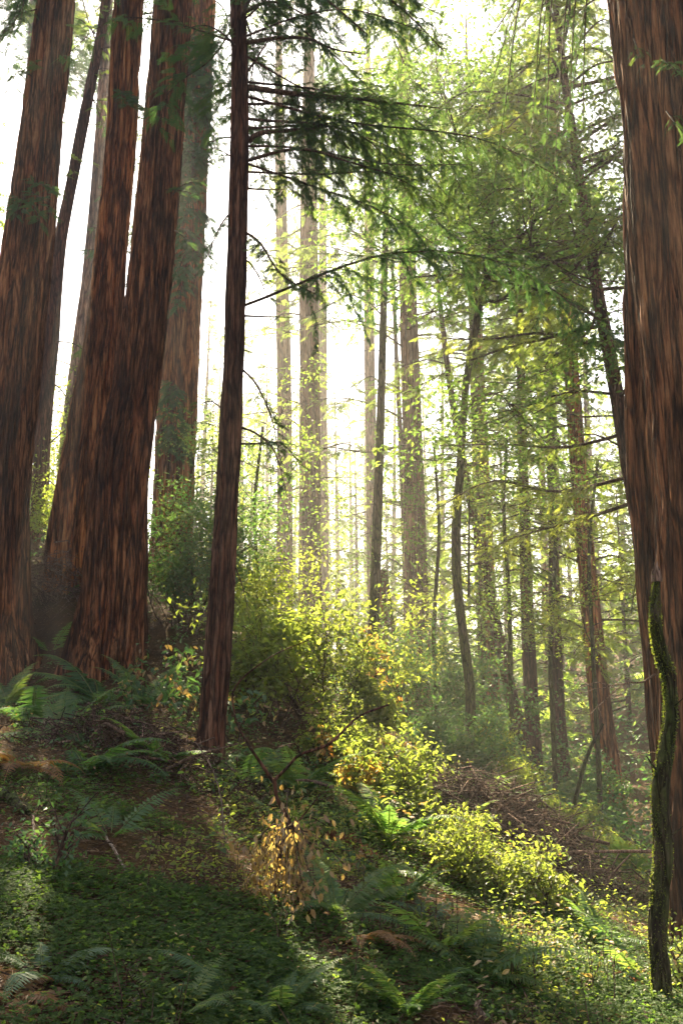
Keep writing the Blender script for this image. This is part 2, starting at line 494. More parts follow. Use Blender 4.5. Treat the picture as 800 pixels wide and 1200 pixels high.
# ------------------------------------------------------------------ foliage growers
def bough(wood, leaf, pts, r0, spray, side, dens=1.0, droop=.35, tm=SPRAY, mat=0, twigs=True, start=.15, nseg=5, wmat=0):
    """conifer bough: limb along pts, side twigs clothed with flat sprays"""
    if isinstance(wood, list):
        wd = Acc(); wood.append(wd); wood = wd
    p = spline(pts, max(8, 4 * len(pts)))
    if wood is not None:
        tube(wood, p, np.linspace(r0, r0 * .22, len(p)), nseg, wmat)
    L = np.linalg.norm(np.diff(p, axis=0), axis=1).sum()
    nt = max(2, int(L / (spray * .55) * dens))
    pos = []; dr = []; up = []; sz = []
    T = norm(np.gradient(p, axis=0))
    for k in range(nt):
        t = start + (1 - start) * (k + rng.random()) / nt
        x = t * (len(p) - 1); i = min(int(x), len(p) - 2); fr = x - i
        b = p[i] * (1 - fr) + p[i + 1] * fr
        tg = T[i]
        sd = np.cross(UP, tg); sd /= (np.linalg.norm(sd) + 1e-6)
        s = 1 if rng.random() < .5 else -1
        ln = side * (1.08 - .75 * t) * rng.uniform(.55, 1.15)
        d0 = tg * rng.uniform(.25, .7) + sd * s * rng.uniform(.6, 1.0) + UP * rng.uniform(-droop - .15, .3)
        d0 /= np.linalg.norm(d0)
        m = max(2, int(ln / (spray * .42)))
        q = [b]
        d = d0.copy()
        for j in range(m):
            d = d + np.array([0, 0, -droop * .35]) * (ln / m) / .35 * .5 + rng.normal(0, .07, 3)
            d /= np.linalg.norm(d)
            q.append(q[-1] + d * ln / m)
            for s2 in (-1, 1):
                if rng.random() < .82 * min(1.0, dens + .25):
                    sd2 = np.cross(UP, d); sd2 /= (np.linalg.norm(sd2) + 1e-6)
                    e = d * .75 + sd2 * s2 * rng.uniform(.2, .8) + UP * rng.uniform(-.35 - droop * .4, .1)
                    pos.append(q[-1] - d * rng.random() * ln / m); dr.append(e)
                    up.append(UP + rng.normal(0, .35, 3)); sz.append(spray * rng.uniform(.65, 1.2))
        if twigs and wood is not None:
            tube(wood, np.array(q), np.linspace(max(r0 * .22, .003), .0018 * max(1, spray / .2), len(q)), 3)
    if pos:
        base = rng.random()
        scatter(leaf, tm, np.array(pos), np.array(dr), np.array(up), np.array(sz), mat,
                np.clip(.55 * base + .45 * rng.random(len(pos)), 0, 1))


def axis_at(axpts, z):
    i = np.clip(np.searchsorted(axpts[:, 2], z) - 1, 0, len(axpts) - 2)
    t = (z - axpts[i, 2]) / (axpts[i + 1, 2] - axpts[i, 2] + 1e-9)
    return axpts[i] * (1 - t) + axpts[i + 1] * t


def crown(wood, leaf, ax, z0, z1, n, Lb, Lt, spray, dens=.8, droop=.35, tm=SPRAY_M, mat=0, az=None, rise=.1, r0=.03, avoid=None):
    """boughs all round the trunk between two heights"""
    for k in range(n):
        t = (k + rng.random()) / n
        z = z0 + (z1 - z0) * t
        c = axis_at(ax, z)
        a = rng.random() * 2 * np.pi if az is None else R(rng.uniform(*az))
        L = (Lb * (1 - t) + Lt * t) * rng.uniform(.6, 1.15)
        h = np.array([math.cos(a), math.sin(a), 0])
        rs = rise + rng.uniform(-.35, .35)
        pts = [c, c + h * L * .35 + UP * L * .35 * rs, c + h * L * .7 + UP * (L * .45 * rs - droop * L * .10),
               c + h * L + UP * (L * .4 * rs - droop * L * .32)]
        if avoid is not None and avoid(pts[2]):
            continue
        pts = [np.asarray(q) + (rng.normal(0, .04 * L, 3) if i else 0) for i, q in enumerate(pts)]
        wd = wood
        if isinstance(wood, list):
            wd = Acc(); wood.append(wd)
        bough(wd, leaf, pts, r0 * (.6 + L / max(Lb, .1) * .5), spray, L * rng.uniform(.2, .32), dens, droop, tm, mat, twigs=spray < .5)


def px_of(p):
    """photo position of a point (used to keep known gaps between the trees open to the sky)"""
    x, y, z = p[0], p[1], p[2] - EYE
    f = y * math.cos(PITCH) + z * math.sin(PITCH)
    v = -y * math.sin(PITCH) + z * math.cos(PITCH)
    return 400 + FPX * x / f, 600 - FPX * v / f


SUNV = np.array([math.sin(SUN_AZ) * math.cos(SUN_EL), math.cos(SUN_AZ) * math.cos(SUN_EL), math.sin(SUN_EL)])


def shades_patch(p):
    """true when a bough here would stand between the sun and the sunlit strip of the slope"""
    for (qx, qy, rad) in ((1.1, 9.6, 1.1), (1.9, 9.3, 1.0), (.2, 11.6, 1.3), (-.7, 12.6, 1.5), (2.3, 7.6, .9), (.9, 13, 1.2), (1.2, 8.0, 1.0), (3.0, 8.6, 1.0), (.5, 7.0, .8), (1.7, 6.4, .8), (.3, 9.4, .9), (-.2, 8.2, .6), (.3, 6.1, .6), (-.1, 5.4, .5), (.7, 5.4, .6), (-.3, 7.1, .5)):
        q = np.array([qx, qy, gh(qx, qy) + .4])
        w = np.asarray(p) - q
        t = w @ SUNV
        if t > 1 and np.linalg.norm(w - t * SUNV) < rad:
            return True
    return False


def tree_axis(path, Y, top_z, Ytop=None, sink=.35, n=None):
    """path: (px, py, width px) from the base up. Returns points, radii of the whole stem, ground to top."""
    Ys = [Y + ((Ytop - Y) * k / (len(path) - 1) if Ytop else 0) for k in range(len(path))]
    pts = [P(p[0], p[1], y) for p, y in zip(path, Ys)]
    rad = [.5 * p[2] * y / FPX for p, y in zip(path, Ys)]
    d = pts[0] - pts[1]; d = d / max(-d[2], .05)
    g = gh(pts[0][0], pts[0][1])
    if pts[0][2] > g - sink:
        h = pts[0][2] - (g - sink)
        b = pts[0] + np.array([d[0] * .4, d[1] * .4, -1]) * h
        pts.insert(0, b); rad.insert(0, rad[0] * (1 + .05 * min(h, 3)))
    if top_z and top_z > pts[-1][2]:
        d = pts[-1] - pts[-2]; d = d / d[2]; d[:2] = np.clip(d[:2], -.25, .25)
        H = top_z - pts[-1][2]
        pts.append(pts[-1] + d * H * .5); rad.append(rad[-1] * .72)
        pts.append(pts[-1] + d * np.array([.6, .6, 1]) * H * .5); rad.append(max(.02, rad[-1] * .3))
    q = np.column_stack([np.array(pts), rad])
    L = np.linalg.norm(np.diff(q[:, :3], axis=0), axis=1).sum()
    s = spline(q, n or max(24, int(L / .11)))
    return s[:, :3], np.maximum(s[:, 3], .012)


def new_tree(name, label, cat, path, Y, top_z, bark, nseg=24, ridge=16, amp=.02, seed=1, flare=0, flare_h=1, Ytop=None, n=None, group=None, vst=.55):
    ax, rad = tree_axis(path, Y, top_z, Ytop, n=n)
    base = ax[0].copy(); base[2] = gh(base[0], base[1])
    root = thing(name, label, cat, base, group)
    a = Acc(); bark_tube(a, ax, rad, nseg, ridge, amp, seed, flare, flare_h, vstretch=vst)
    a.build("trunk", bark, root, base)
    return root, ax, rad, base


def finish(root, base, limbs=None, leaf=None, leafmat=None, lname="crown"):
    if leaf is not None and leaf.n:
        leaf.build(lname, leafmat, root, base)
    if limbs is not None:
        for w in (limbs if isinstance(limbs, list) else [limbs]):
            if w.n:
                w.build("branch", M['twig'], root, base)




def keep(x0, y0, x1, y1):
    def f(p):
        x, y = px_of(p)
        return x0 < x < x1 and y0 < y < y1
    return f


# ================================================================== THE BIG REDWOODS
CONIFER = "redwood tree"
# the thick dark trunk standing by itself
root, ax, rad, base = new_tree("redwood_tree", "thick dark redwood standing apart, green tufts halfway up its trunk", CONIFER,
    [(-4, 795, 86), (-8, 700, 76), (0, 560, 71), (19, 400, 64), (33, 292, 57), (44, 195, 51), (55, 97, 47), (64, 20, 45), (71, -60, 43)], 15.0, 27, M['bark'], 300, 40, .12, 3, .45, .8)
w = []; lf = Acc()
crown(w, lf, ax, 13.5, 27, 54, 4.8, 2, .34, .9, avoid=lambda p: shades_patch(p) or px_of(p)[1] > -60)
for (x0, y0, x1, y1) in ((50, -30, 12, 40), (52, -60, 24, 30), (48, -20, 2, 85), (46, 10, -6, 60), (50, -50, -2, 20), (40, 90, 12, 105)):
    bough(w, lf, [P(x0, y0, 14.8), P((x0 + x1) / 2 - 4, (y0 + y1) / 2 - 14, 14.4), P(x1, y1, 14)], .014, .13, .42, .9, .5)
for (x0, y0, x1, y1) in ((38, 225, 62, 252), (36, 235, 48, 262), (30, 230, 18, 255), (40, 215, 70, 228)):
    bough(w, lf, [P(x0, y0, 14.6), P((x0 + x1) / 2, (y0 + y1) / 2 - 4, 14.2), P(x1, y1, 14.0)], .012, .16, .25, 1.3, .3)
finish(root, base, w, lf, M['needle'])

root, ax, rad, base = new_tree("redwood_tree", "orange-tinted redwood rising close behind the broad flared trunk", CONIFER,
    [(80, 685, 52), (82, 640, 50), (88, 600, 50), (104, 500, 47), (121, 400, 42), (131, 290, 37), (143, 160, 36), (151, 0, 37), (155, -70, 36)], 17.0, 29, M['bark_red'], 280, 34, .10, 8, .28, .8)
w = []; lf = Acc()
crown(w, lf, ax, 15, 29, 50, 4.4, 2, .34, .9, avoid=lambda p: shades_patch(p) or px_of(p)[1] > -60)
for (x0, y0, x1, y1) in ((140, 105, 150, 125), (142, 108, 165, 122), (150, 118, 172, 132)):
    bough(w, lf, [P(x0, y0, 16.4), P((x0 + x1) / 2, (y0 + y1) / 2 - 4, 16), P(x1, y1, 15.8)], .01, .15, .22, 1.3, .3)
finish(root, base, w, lf, M['needle'])

root, ax, rad, base = new_tree("redwood_tree", "broad redwood with a flared base set among the dark ferns", CONIFER,
    [(126, 772, 82), (133, 720, 75), (136, 660, 71), (141, 560, 65), (160, 450, 55), (178, 300, 50), (192, 150, 48), (203, 0, 47), (208, -70, 46)], 15.0, 28, M['bark'], 320, 40, .12, 5, .42, .7)
w = []; lf = Acc()
crown(w, lf, ax, 13.5, 28, 54, 4.8, 2, .34, .9, avoid=lambda p: shades_patch(p) or px_of(p)[1] > -60)
for (x0, y0, x1, y1, c) in ((205, 222, 240, 212, .4), (203, 228, 215, 220, 1), (190, 222, 240, 232, .3), (205, 270, 225, 290, .3)):
    bough(w, lf, [P(x0, y0, 14.8), P((x0 + x1) / 2, (y0 + y1) / 2 - 3, 14.5), P(x1, y1, 14.3)], .012, .14, .2, c, .3)
finish(root, base, w, lf, M['needle'])

# the redwood draped with green on one side
root, ax, rad, base = new_tree("redwood_tree", "redwood draped in green sprays behind the leafy round shrub", CONIFER,
    [(199, 700, 50), (202, 610, 48), (212, 400, 46), (222, 200, 46), (232, 0, 44), (236, -80, 43)], 24.0, 36, M['bark_red'], 220, 30, .11, 12, .3, .8)
w = []; lf = Acc()
for k in range(58):
    py = rng.uniform(20, 330); x0 = 232 - py * .05
    b = P(x0 + rng.uniform(-10, 12), py, 23.6)
    x1 = x0 + rng.uniform(-22, 34); y1 = py + rng.uniform(10, 55)
    bough(w, lf, [b, P((x0 + x1) / 2 + 5, py + 4, 23), P(x1, y1, rng.uniform(22, 23.4))], .015, .26, .45, 1.0, .55, SPRAY_M)
for k in range(16):
    py = rng.uniform(440, 530)
    bough(w, lf, [P(205, py, 23.6), P(205 + rng.uniform(-12, 12), py + 6, 22.8), P(205 + rng.uniform(-24, 22), py + 25, 22.6)], .012, .24, .4, 1, .5, SPRAY_M)
crown(w, lf, ax, 19, 36, 40, 3.4, 1.2, .36, .8, avoid=shades_patch)
crown(w, lf, ax, 8.5, 16, 34, 2.6, 2.2, .3, 1.0, az=(110, 215), avoid=shades_patch)  # hidden left-hand boughs added to block a strip of sun
finish(root, base, w, lf, M['needle'])

# leaning slim one and a yellowish one behind, seen between the big trunks
root, ax, rad, base = new_tree("redwood_tree", "slim leaning trunk seen in the bright gap beside the thick dark redwood", CONIFER,
    [(40, 660, 21), (46, 600, 20), (52, 490, 19), (61, 400, 17), (70, 292, 15), (88, 195, 14), (107, 97, 13), (120, 32, 12), (128, -30, 11)], 22.0, 21, M['bark_slim'], 90, 16, .03, 21)
w = []; lf = Acc()
for (x0, y0, x1, y1) in ((100, 100, 125, 160), (96, 130, 122, 118), (86, 200, 108, 190), (110, 60, 150, 62), (104, 95, 128, 80), (86, 195, 70, 230),
                         (66, 400, 108, 418), (64, 450, 84, 480), (112, 40, 80, 20), (112, 45, 132, 10), (58, 520, 96, 500), (54, 560, 84, 600)):
    bough(w, lf, [P(x0, y0, 22), P((x0 + x1) / 2, (y0 + y1) / 2 - 6, 21.8), P(x1, y1, 21.6)], .022, .22, .4, .55, .4, SPRAY_M)
finish(root, base, w, lf, M['needle_lit'])

root, ax, rad, base = new_tree("redwood_tree", "pale yellowish trunk far behind the slim leaning one", CONIFER,
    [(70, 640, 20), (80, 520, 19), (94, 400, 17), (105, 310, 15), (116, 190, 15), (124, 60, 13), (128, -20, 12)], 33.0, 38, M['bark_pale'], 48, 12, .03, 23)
w = []; lf = Acc()
crown(w, lf, ax, 7, 26, 22, 2.2, 1.0, .4, .5, avoid=lambda p: shades_patch(p) or 150 < px_of(p)[1] < 420)
crown(w, lf, ax, 23, 38, 60, 5.0, 2.5, .42, .95, avoid=lambda p: shades_patch(p) or px_of(p)[1] > 70)  # high crown added to shade the near slope
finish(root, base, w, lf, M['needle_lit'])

root, ax, rad, base = new_tree("redwood_tree", "added distant redwood shading the near slope, mostly hidden by the thick dark trunk", CONIFER,
    [(22, 640, 24), (30, 400, 22), (38, 200, 20), (43, 0, 18)], 46.0, 46, M['bark_pale'], 48, 14, .04, 27)  # tree added to keep the sun off the near slope
w = []; lf = Acc()
crown(w, lf, ax, 30, 46, 95, 6.2, 2.5, .62, 1.0, az=(-75, 110), avoid=lambda p: shades_patch(p) or px_of(p)[1] > 105)
crown(w, lf, ax, 31.5, 46, 16, 5, 2.0, .62, 1.0, avoid=lambda p: shades_patch(p) or px_of(p)[1] > 105)
finish(root, base, w, lf, M['needle'])

# ---- slim dark conifer in front of the bright gap
root, ax, rad, base = new_tree("conifer_tree", "slim dark conifer with long level boughs, rooted on the dim slope", "conifer tree",
    [(243, 908, 36), (250, 840, 32), (257, 740, 29), (267, 580, 27), (273, 440, 25), (278, 280, 23), (281, 130, 21), (279, 0, 19), (278, -80, 18)], 10.0, 16.5, M['bark_slim'], 150, 22, .05, 31, .3, .35)
ws = []; lf = Acc()
LIMBS = [
    ([(289, 50, 10), (330, 44, 9.6), (362, 46, 9.3), (392, 58, 9.0), (428, 64, 8.8)], .026, .6, .30),
    ([(291, 102, 10), (345, 110, 10.2), (430, 117, 10.6), (500, 125, 11.0), (526, 128, 11.2)], .034, 1.0, .34),
    ([(291, 166, 10), (305, 156, 10), (345, 152, 10.3), (398, 147, 10.8)], .032, .75, .30),
    ([(291, 188, 10), (330, 177, 9.8), (365, 176, 9.6), (410, 190, 9.5), (472, 208, 9.4)], .022, 1.0, .34),
    ([(290, 221, 10), (312, 222, 9.9), (334, 222, 9.8)], .014, .1, .1),
    ([(283, 16, 10), (318, 2, 9.4), (360, 18, 8.8)], .024, .6, .3),
    ([(285, 370, 10), (312, 371, 10), (344, 372, 10)], .014, .05, .1),
    ([(284, 270, 10), (305, 285, 9.8), (330, 322, 9.6), (372, 346, 9.5)], .018, 1.5, .30),
    ([(280, 160, 10), (260, 162, 10.2), (242, 168, 10.4)], .014, .6, .25),
    ([(280, 190, 10), (262, 178, 10.1), (246, 172, 10.2)], .012, .5, .25),
    ([(281, 60, 10), (262, 40, 9.8), (240, 30, 9.6), (215, 34, 9.5)], .016, .9, .32),
    ([(281, 95, 10), (300, 70, 10.4), (318, 40, 11.0), (330, 10, 11.6)], .016, .9, .32),
    ([(279, 240, 10), (260, 262, 9.9), (243, 300, 9.8)], .012, .8, .26),
    ([(283, 410, 10), (292, 412, 10), (302, 417, 9.9)], .009, .2, .1),
    ([(281, 430, 10), (300, 450, 9.9), (318, 490, 9.8), (328, 540, 9.7)], .014, .8, .24),
    ([(280, 500, 10), (300, 508, 9.9), (322, 530, 9.7), (336, 580, 9.6)], .014, .9, .26),
    ([(279, 520, 10), (300, 520, 10.1), (330, 520, 10.3), (352, 545, 10.5)], .014, .8, .26),
    ([(262, 480, 10), (246, 470, 10), (228, 478, 10.2)], .010, .8, .22),
    ([(262, 560, 10), (248, 552, 10), (232, 560, 10.1)], .010, .7, .22),
    ([(274, 660, 10), (285, 690, 9.9), (293, 730, 9.8)], .009, .25, .2),
    ([(280, 300, 10), (296, 312, 10.3), (312, 345, 10.6), (318, 380, 10.8)], .012, .8, .26),
    ([(282, 20, 10), (300, -10, 9), (330, -20, 8.0), (372, -8, 7.2), (430, 40, 6.8)], .022, 1.0, .3),
    ([(282, -20, 10), (340, -50, 10), (400, -40, 10), (470, 10, 10), (520, 60, 10.2)], .03, 1.2, .34),
    ([(281, -10, 10), (330, -40, 11.5), (420, -30, 12.6), (520, 20, 13.4)], .03, 1.2, .36),
]
for pts, r0, dn, sd in LIMBS:
    w = Acc()
    bough(w, lf, [P(*q) for q in pts], r0, .085, sd * 1.25, dn * .75, .5, SPRAY, start=.3 if dn < .5 else .18)
    ws.append(w)
crown(ws, lf, ax, 5.2, 15.5, 58, 4.3, 1.6, .085, .85, .75, SPRAY, az=(-20, 115), rise=.25, r0=.016,
      avoid=lambda p: shades_patch(p) or keep(370, 330, 445, 720)(p) or px_of(p)[1] > 310 or p[1] < 9.2)
crown(ws, lf, ax, 8.5, 16, 26, 2.2, 1.0, .17, .85, .6, SPRAY, az=(95, 300), rise=.2, r0=.012)
finish(root, base, ws, lf, M['needle'])

# ---- the giant on the other side, and the stem fused behind it
root, ax, rad, base = new_tree("redwood_tree", "giant redwood with deep furrows towering over the mossy snag", CONIFER,
    [(892, 1130, 225), (886, 900, 215), (876, 600, 212), (850, 300, 212), (818, 0, 210), (806, -110, 206)], 9.0, 22, M['bark'], 520, 62, .15, 41, .2, 1.0, vst=.4)
w = []; lf = Acc()
for pts, dn in (([(775, 70, 8.2), (790, 80, 7.9), (812, 92, 7.8)], 1.4), ([(780, 130, 8.2), (795, 150, 8), (806, 160, 8)], 1.0), ([(742, 45, 8.3), (748, 60, 8.2), (756, 80, 8.1)], .6)):
    bough(w, lf, [P(*q) for q in pts], .008, .085, .16, dn, .3)
crown(w, lf, ax, 11.5, 22, 26, 3.2, 1.5, .3, .9, az=(60, 300))
# hanging boughs
for k in range(9):
    x0 = rng.uniform(600, 690); Yk = rng.uniform(8.5, 11)
    x1 = x0 - rng.uniform(0, 45); y1 = rng.uniform(110, 230)
    bough(w, lf, [P(712, -60, 9.0), P((x0 + 712) / 2, -55, (Yk + 9) / 2), P(x0, -10, Yk), P((x0 + x1) / 2 - 2, y1 * .5, Yk), P(x1, y1, Yk)], .012, .085, .18, .42, .7, start=.35)
finish(root, base, w, lf, M['needle'])

root, ax, rad, base = new_tree("redwood_tree", "narrower redwood stem grown tight against the giant's flank", CONIFER,
    [(812, 960, 80), (803, 880, 72), (786, 720, 68), (771, 560, 66), (764, 400, 62), (760, 280, 58), (757, 100, 50)], 9.9, 15, M['bark'], 200, 26, .12, 47, .2, 1.0, vst=.4)
w = Acc()
for pts, r in (([(778, 785, 9.5), (752, 800, 9.2), (735, 800, 9.0), (715, 815, 8.8), (690, 838, 8.7)], .010),
               ([(735, 800, 9.0), (712, 805, 8.9), (680, 812, 8.8), (668, 808, 8.7)], .006),
               ([(722, 808, 8.9), (700, 800, 8.9), (672, 812, 8.9), (682, 826, 8.8)], .005),
               ([(712, 816, 8.8), (726, 822, 8.7), (728, 828, 8.7)], .004), ([(700, 828, 8.75), (706, 845, 8.7), (712, 856, 8.7)], .004),
               ([(740, 800, 9.0), (728, 790, 8.9), (716, 790, 8.8)], .004), ([(690, 838, 8.7), (684, 836, 8.7), (676, 842, 8.7)], .003),
               ([(790, 884, 9.5), (760, 882, 9.3), (735, 886, 9.2), (720, 890, 9.1)], .006), ([(735, 886, 9.2), (725, 882, 9.1), (716, 884, 9.1)], .003)):
    q = spline([P(*c) for c in pts], 14) + rng.normal(0, .006, (14, 3))
    tube(w, q, np.linspace(r, r * .35, 14), 5)
w.build("dead_branch", M['deadwood'], root, base)

root, ax, rad, base = new_tree("mossy_snag", "thin mossy broken snag in front of the giant redwood", "dead tree",
    [(775, 1215, 23), (774, 1150, 21), (770, 1100, 20), (772, 1050, 20), (776, 1000, 20), (773, 940, 19), (775, 912, 19), (785, 842, 15), (783, 795, 16), (775, 770, 15), (768, 735, 14), (768, 700, 10), (770, 676, 5)], 6.0, None, M['bark_mossy'], 96, 11, .018, 51, n=240, vst=2.2)
a = Acc()
tip = ax[-1]
for k in range(5):
    q = tip + np.array([rng.uniform(-.03, .03), rng.uniform(-.03, .03), -.03])
    tube(a, np.array([q, q + np.array([0, 0, .06]), q + np.array([rng.uniform(-.01, .01), 0, rng.uniform(.09, .14)])]), [.018, .013, .002], 5)
a.build("splintered_tip", M['deadwood'], root, base)
for (x0, y0, x1, y1, rr) in ((772, 905, 757, 886, .010), (782, 830, 800, 818, .008), (770, 1035, 756, 1022, .009), (779, 980, 800, 968, .007)):
    a = Acc(); tube(a, spline([P(x0, y0, 6), P((x0 + x1) / 2, (y0 + y1) / 2 + 2, 5.96), P(x1, y1, 5.95)], 8), np.linspace(rr, rr * .3, 8), 6)
    a.build("branch_stub", M['bark_mossy'], root, base)
a = Acc()   # moss tufts off the bark, bright and thicker left as its lit edge
n = 9000
i = rng.integers(0, len(ax) - 1, n); an = rng.random(n) * 2 * np.pi
kp = fbm(an * 1.3, i * .06, 77, 3) + .16 * np.cos(an - 2.9) > .50
i = i[kp]; an = an[kp]; n = len(i)
o = np.stack([np.cos(an), np.sin(an), rng.uniform(-.6, .3, n)], -1)
scatter(a, LEAF_S, ax[i] + o * (rad[i][:, None] * .93) * np.array([1, 1, 0]) + rng.normal(0, .02, (n, 3)) * np.array([0, 0, 1]), o + rng.normal(0, .4, (n, 3)), rdir(n), rng.uniform(.008, .02, n))
a.build("moss", leaf_mat("lit_edge_moss", [(.035, .05, .012), (.06, .075, .016), (.10, .10, .02)], [(.1, .14, .02), (.18, .2, .03), (.26, .25, .04)], .45, .02), root, base)

# ================================================================== SLENDER BROADLEAF TREES
def leaf_cluster(acc, centres, npc, spread, size, tm=LEAF, mat=0, flat=.6, down=.25):
    c = np.repeat(np.asarray(centres), npc, axis=0); n = len(c)
    pos = c + rng.normal(0, 1, (n, 3)) * spread * np.array([1, 1, .7])
    d = rdir(n, -.7, .35); d[:, 2] -= down
    up = rdir(n) * (1 - flat) + UP * flat
    base = np.repeat(rng.random(len(centres)), npc)
    scatter(acc, tm, pos, d, up, size * rng.uniform(.6, 1.2, n), mat, np.clip(.5 * base + .5 * rng.random(n), 0, 1))


def twiggy(wood, start, d, L, r, depth, tips, spread=.6, rise=.15, n=6):
    """small branching system; collects places where leaves sit"""
    p = [np.asarray(start, float)]; d = np.asarray(d, float); d = d / np.linalg.norm(d)
    for k in range(n):
        d = d + rng.normal(0, .13, 3) + UP * rise * .15; d /= np.linalg.norm(d)
        p.append(p[-1] + d * L / n)
    p = np.array(p)
    if wood is not None:
        tube(wood, p, np.linspace(r, r * .45, len(p)), 4 if depth < 2 else 5)
    if depth == 0:
        tips.extend(p[2:]); return
    for k in range(2, n + 1):
        for _ in range(2 if k == n else 1):
            e = d * .7 + rdir(1, -.4, .7)[0] * spread
            twiggy(wood, p[k], e, L * rng.uniform(.45, .75), r * .5, depth - 1, tips, spread, rise, max(4, n - 1))


def limb_tree(limbs, Lsub, depth, r):
    w_all = []; tips = []
    for pts, r0 in limbs:
        w = Acc(); q = spline([P(*c) for c in pts], 22); q[1:-1] += rng.normal(0, .012, (20, 3))
        tube(w, q, np.linspace(r0, r0 * .35, 22), 7)
        for k in range(5, 22, 2):
            t = norm(q[min(k + 1, 21)] - q[k - 1])
            twiggy(w, q[k], t * .6 + rdir(1, -.3, .8)[0] * .9, Lsub * rng.uniform(.6, 1.1), r, depth, tips, .7, .1, 5)
        w_all.append(w)
    return w_all, np.array(tips)


# curved dark trunk with the wide laurel crown
root, ax, rad, base = new_tree("laurel_tree", "laurel tree on a slender curved dark trunk, wide leafy crown", "broadleaf tree",
    [(549, 912, 12), (551, 830, 12), (549, 795, 12), (542, 740, 11), (535, 680, 11), (534, 620, 11), (538, 560, 10), (543, 480, 9), (547, 440, 9), (553, 405, 10), (562, 355, 9)], 17.0, None, M['bark_moss'], 40, 10, .012, 61, .2, .5, n=120, vst=1.5)
ws, tips = limb_tree([
    ([(562, 355, 17), (568, 330, 17), (600, 290, 16.6), (650, 235, 16.2), (690, 205, 15.8), (716, 188, 15.6)], .055),
    ([(560, 360, 17), (552, 320, 17.2), (530, 285, 17.6), (505, 250, 18)], .045),
    ([(566, 335, 17), (574, 280, 17.4), (572, 230, 17.8), (556, 200, 18.2)], .05),
    ([(562, 355, 17), (590, 350, 16.5), (610, 320, 16.0), (625, 285, 15.8)], .03),
    ([(572, 230, 17.8), (590, 170, 18), (600, 110, 18.4), (590, 50, 18.8)], .035),
    ([(572, 235, 17.8), (540, 170, 17.6), (520, 110, 17.4)], .035),
    ([(620, 270, 16.4), (660, 270, 17.5), (690, 300, 18.5)], .03),
    ([(650, 235, 16.2), (655, 180, 16.6), (670, 120, 17)], .03),
    ([(600, 290, 16.6), (640, 300, 15.8), (670, 330, 15.2)], .03),
    ([(543, 480, 17), (575, 460, 16.6), (600, 475, 16.2), (625, 485, 16)], .018),
], 1.7, 1, .014)
lf = Acc(); leaf_cluster(lf, tips, 20, .26, .11, LEAF_S)
finish(root, base, ws, lf, M['bay'])
w = Acc(); tube(w, spline([P(549, 700, 17), P(549, 640, 16.8), P(550, 570, 16.7)], 16), np.linspace(.025, .012, 16), 6)
w.build("branch", M['bark_moss'], root, base)

root, ax, rad, base = new_tree("alder_tree", "straight slender mossy trunk in front of the glowing haze", "broadleaf tree",
    [(436, 770, 13), (438, 720, 12), (441, 640, 12), (446, 480, 10), (450, 330, 8), (453, 230, 6), (455, 150, 4)], 19.0, None, M['bark_moss'], 36, 9, .012, 63, .1, .5, n=110, vst=1.5)
ws, tips = limb_tree([
    ([(452, 240, 19), (470, 200, 19), (492, 180, 19)], .018), ([(451, 290, 19), (475, 275, 18.8), (505, 272, 18.6)], .016),
    ([(450, 300, 19), (430, 280, 19), (412, 250, 19.2)], .016), ([(449, 345, 19), (480, 330, 18.6), (512, 335, 18.4)], .016),
    ([(448, 370, 19), (425, 350, 19.2), (400, 345, 19.4)], .014), ([(454, 200, 19), (440, 160, 19), (436, 120, 19)], .016), ([(454, 180, 19), (470, 130, 19), (486, 110, 19)], .014),
    ([(447, 400, 19), (470, 380, 18.8), (486, 372, 18.6)], .010)], 1.2, 1, .008)
lf = Acc(); leaf_cluster(lf, tips[rng.random(len(tips)) < .45], 6, .16, .12, LEAF_S)
finish(root, base, ws, lf, M['bay'])

root, ax, rad, base = new_tree("leaning_sapling", "thin green leaning stem beside the red-based trunk", "sapling",
    [(671, 955, 5), (680, 912, 4.6), (690, 880, 4), (706, 848, 3)], 18.0, None, M['bark_mossy'], 16, 6, .006, 67, n=30)

UNDER = [("young laurel with bright loose leaves right of the curved laurel", [(598, 800, 6), (596, 700, 5), (590, 600, 4), (594, 500, 3)], 21.0, 'bay', 5),
         ("bright-leaved understorey tree between laurel and red-based redwood", [(648, 860, 6), (644, 760, 5), (650, 650, 4), (645, 540, 3)], 24.0, 'bush', 6),
         ("feathery bright understorey tree by the leaning trunk near the giant", [(700, 880, 6), (694, 760, 5), (690, 640, 4), (700, 540, 3)], 23.0, 'bush', 6),
         ("airy young tree with sunlit leaves left of the curved laurel", [(512, 860, 5), (508, 740, 5), (514, 620, 4), (508, 520, 3)], 22.0, 'bay', 5),
         ("delicate young tree glowing behind the slim conifer's trunk", [(300, 800, 5), (304, 700, 4), (298, 600, 4), (308, 500, 3)], 20.0, 'bay', 6)]
for lab, path, Y, mt, nl in UNDER:
    root, ax, rad, base = new_tree("young_tree", lab, "young tree", path, Y, None, M['bark_moss'], 14, 6, .006, int(path[0][0]), n=60, vst=2)
    ws = []; tips = []
    for k in range(14):
        w = Acc(); ws.append(w); i = int(len(ax) * rng.uniform(.42, .98)); i = min(i, len(ax) - 2)
        d = rdir(1, .0, .6)[0]; twiggy(w, ax[i], d, rng.uniform(1.1, 2.1), .012, 1, tips, .7, .05, 6)
    lf = Acc(); leaf_cluster(lf, np.array(tips), int(nl * 2.2), .18, .085, LEAF_S)
    finish(root, base, ws, lf, M[mt])

# ================================================================== MID AND FAR CONIFERS
def keep(x0, y0, x1, y1):
    def f(p):
        x, y = px_of(p)
        return x0 < x < x1 and y0 < y < y1
    return f


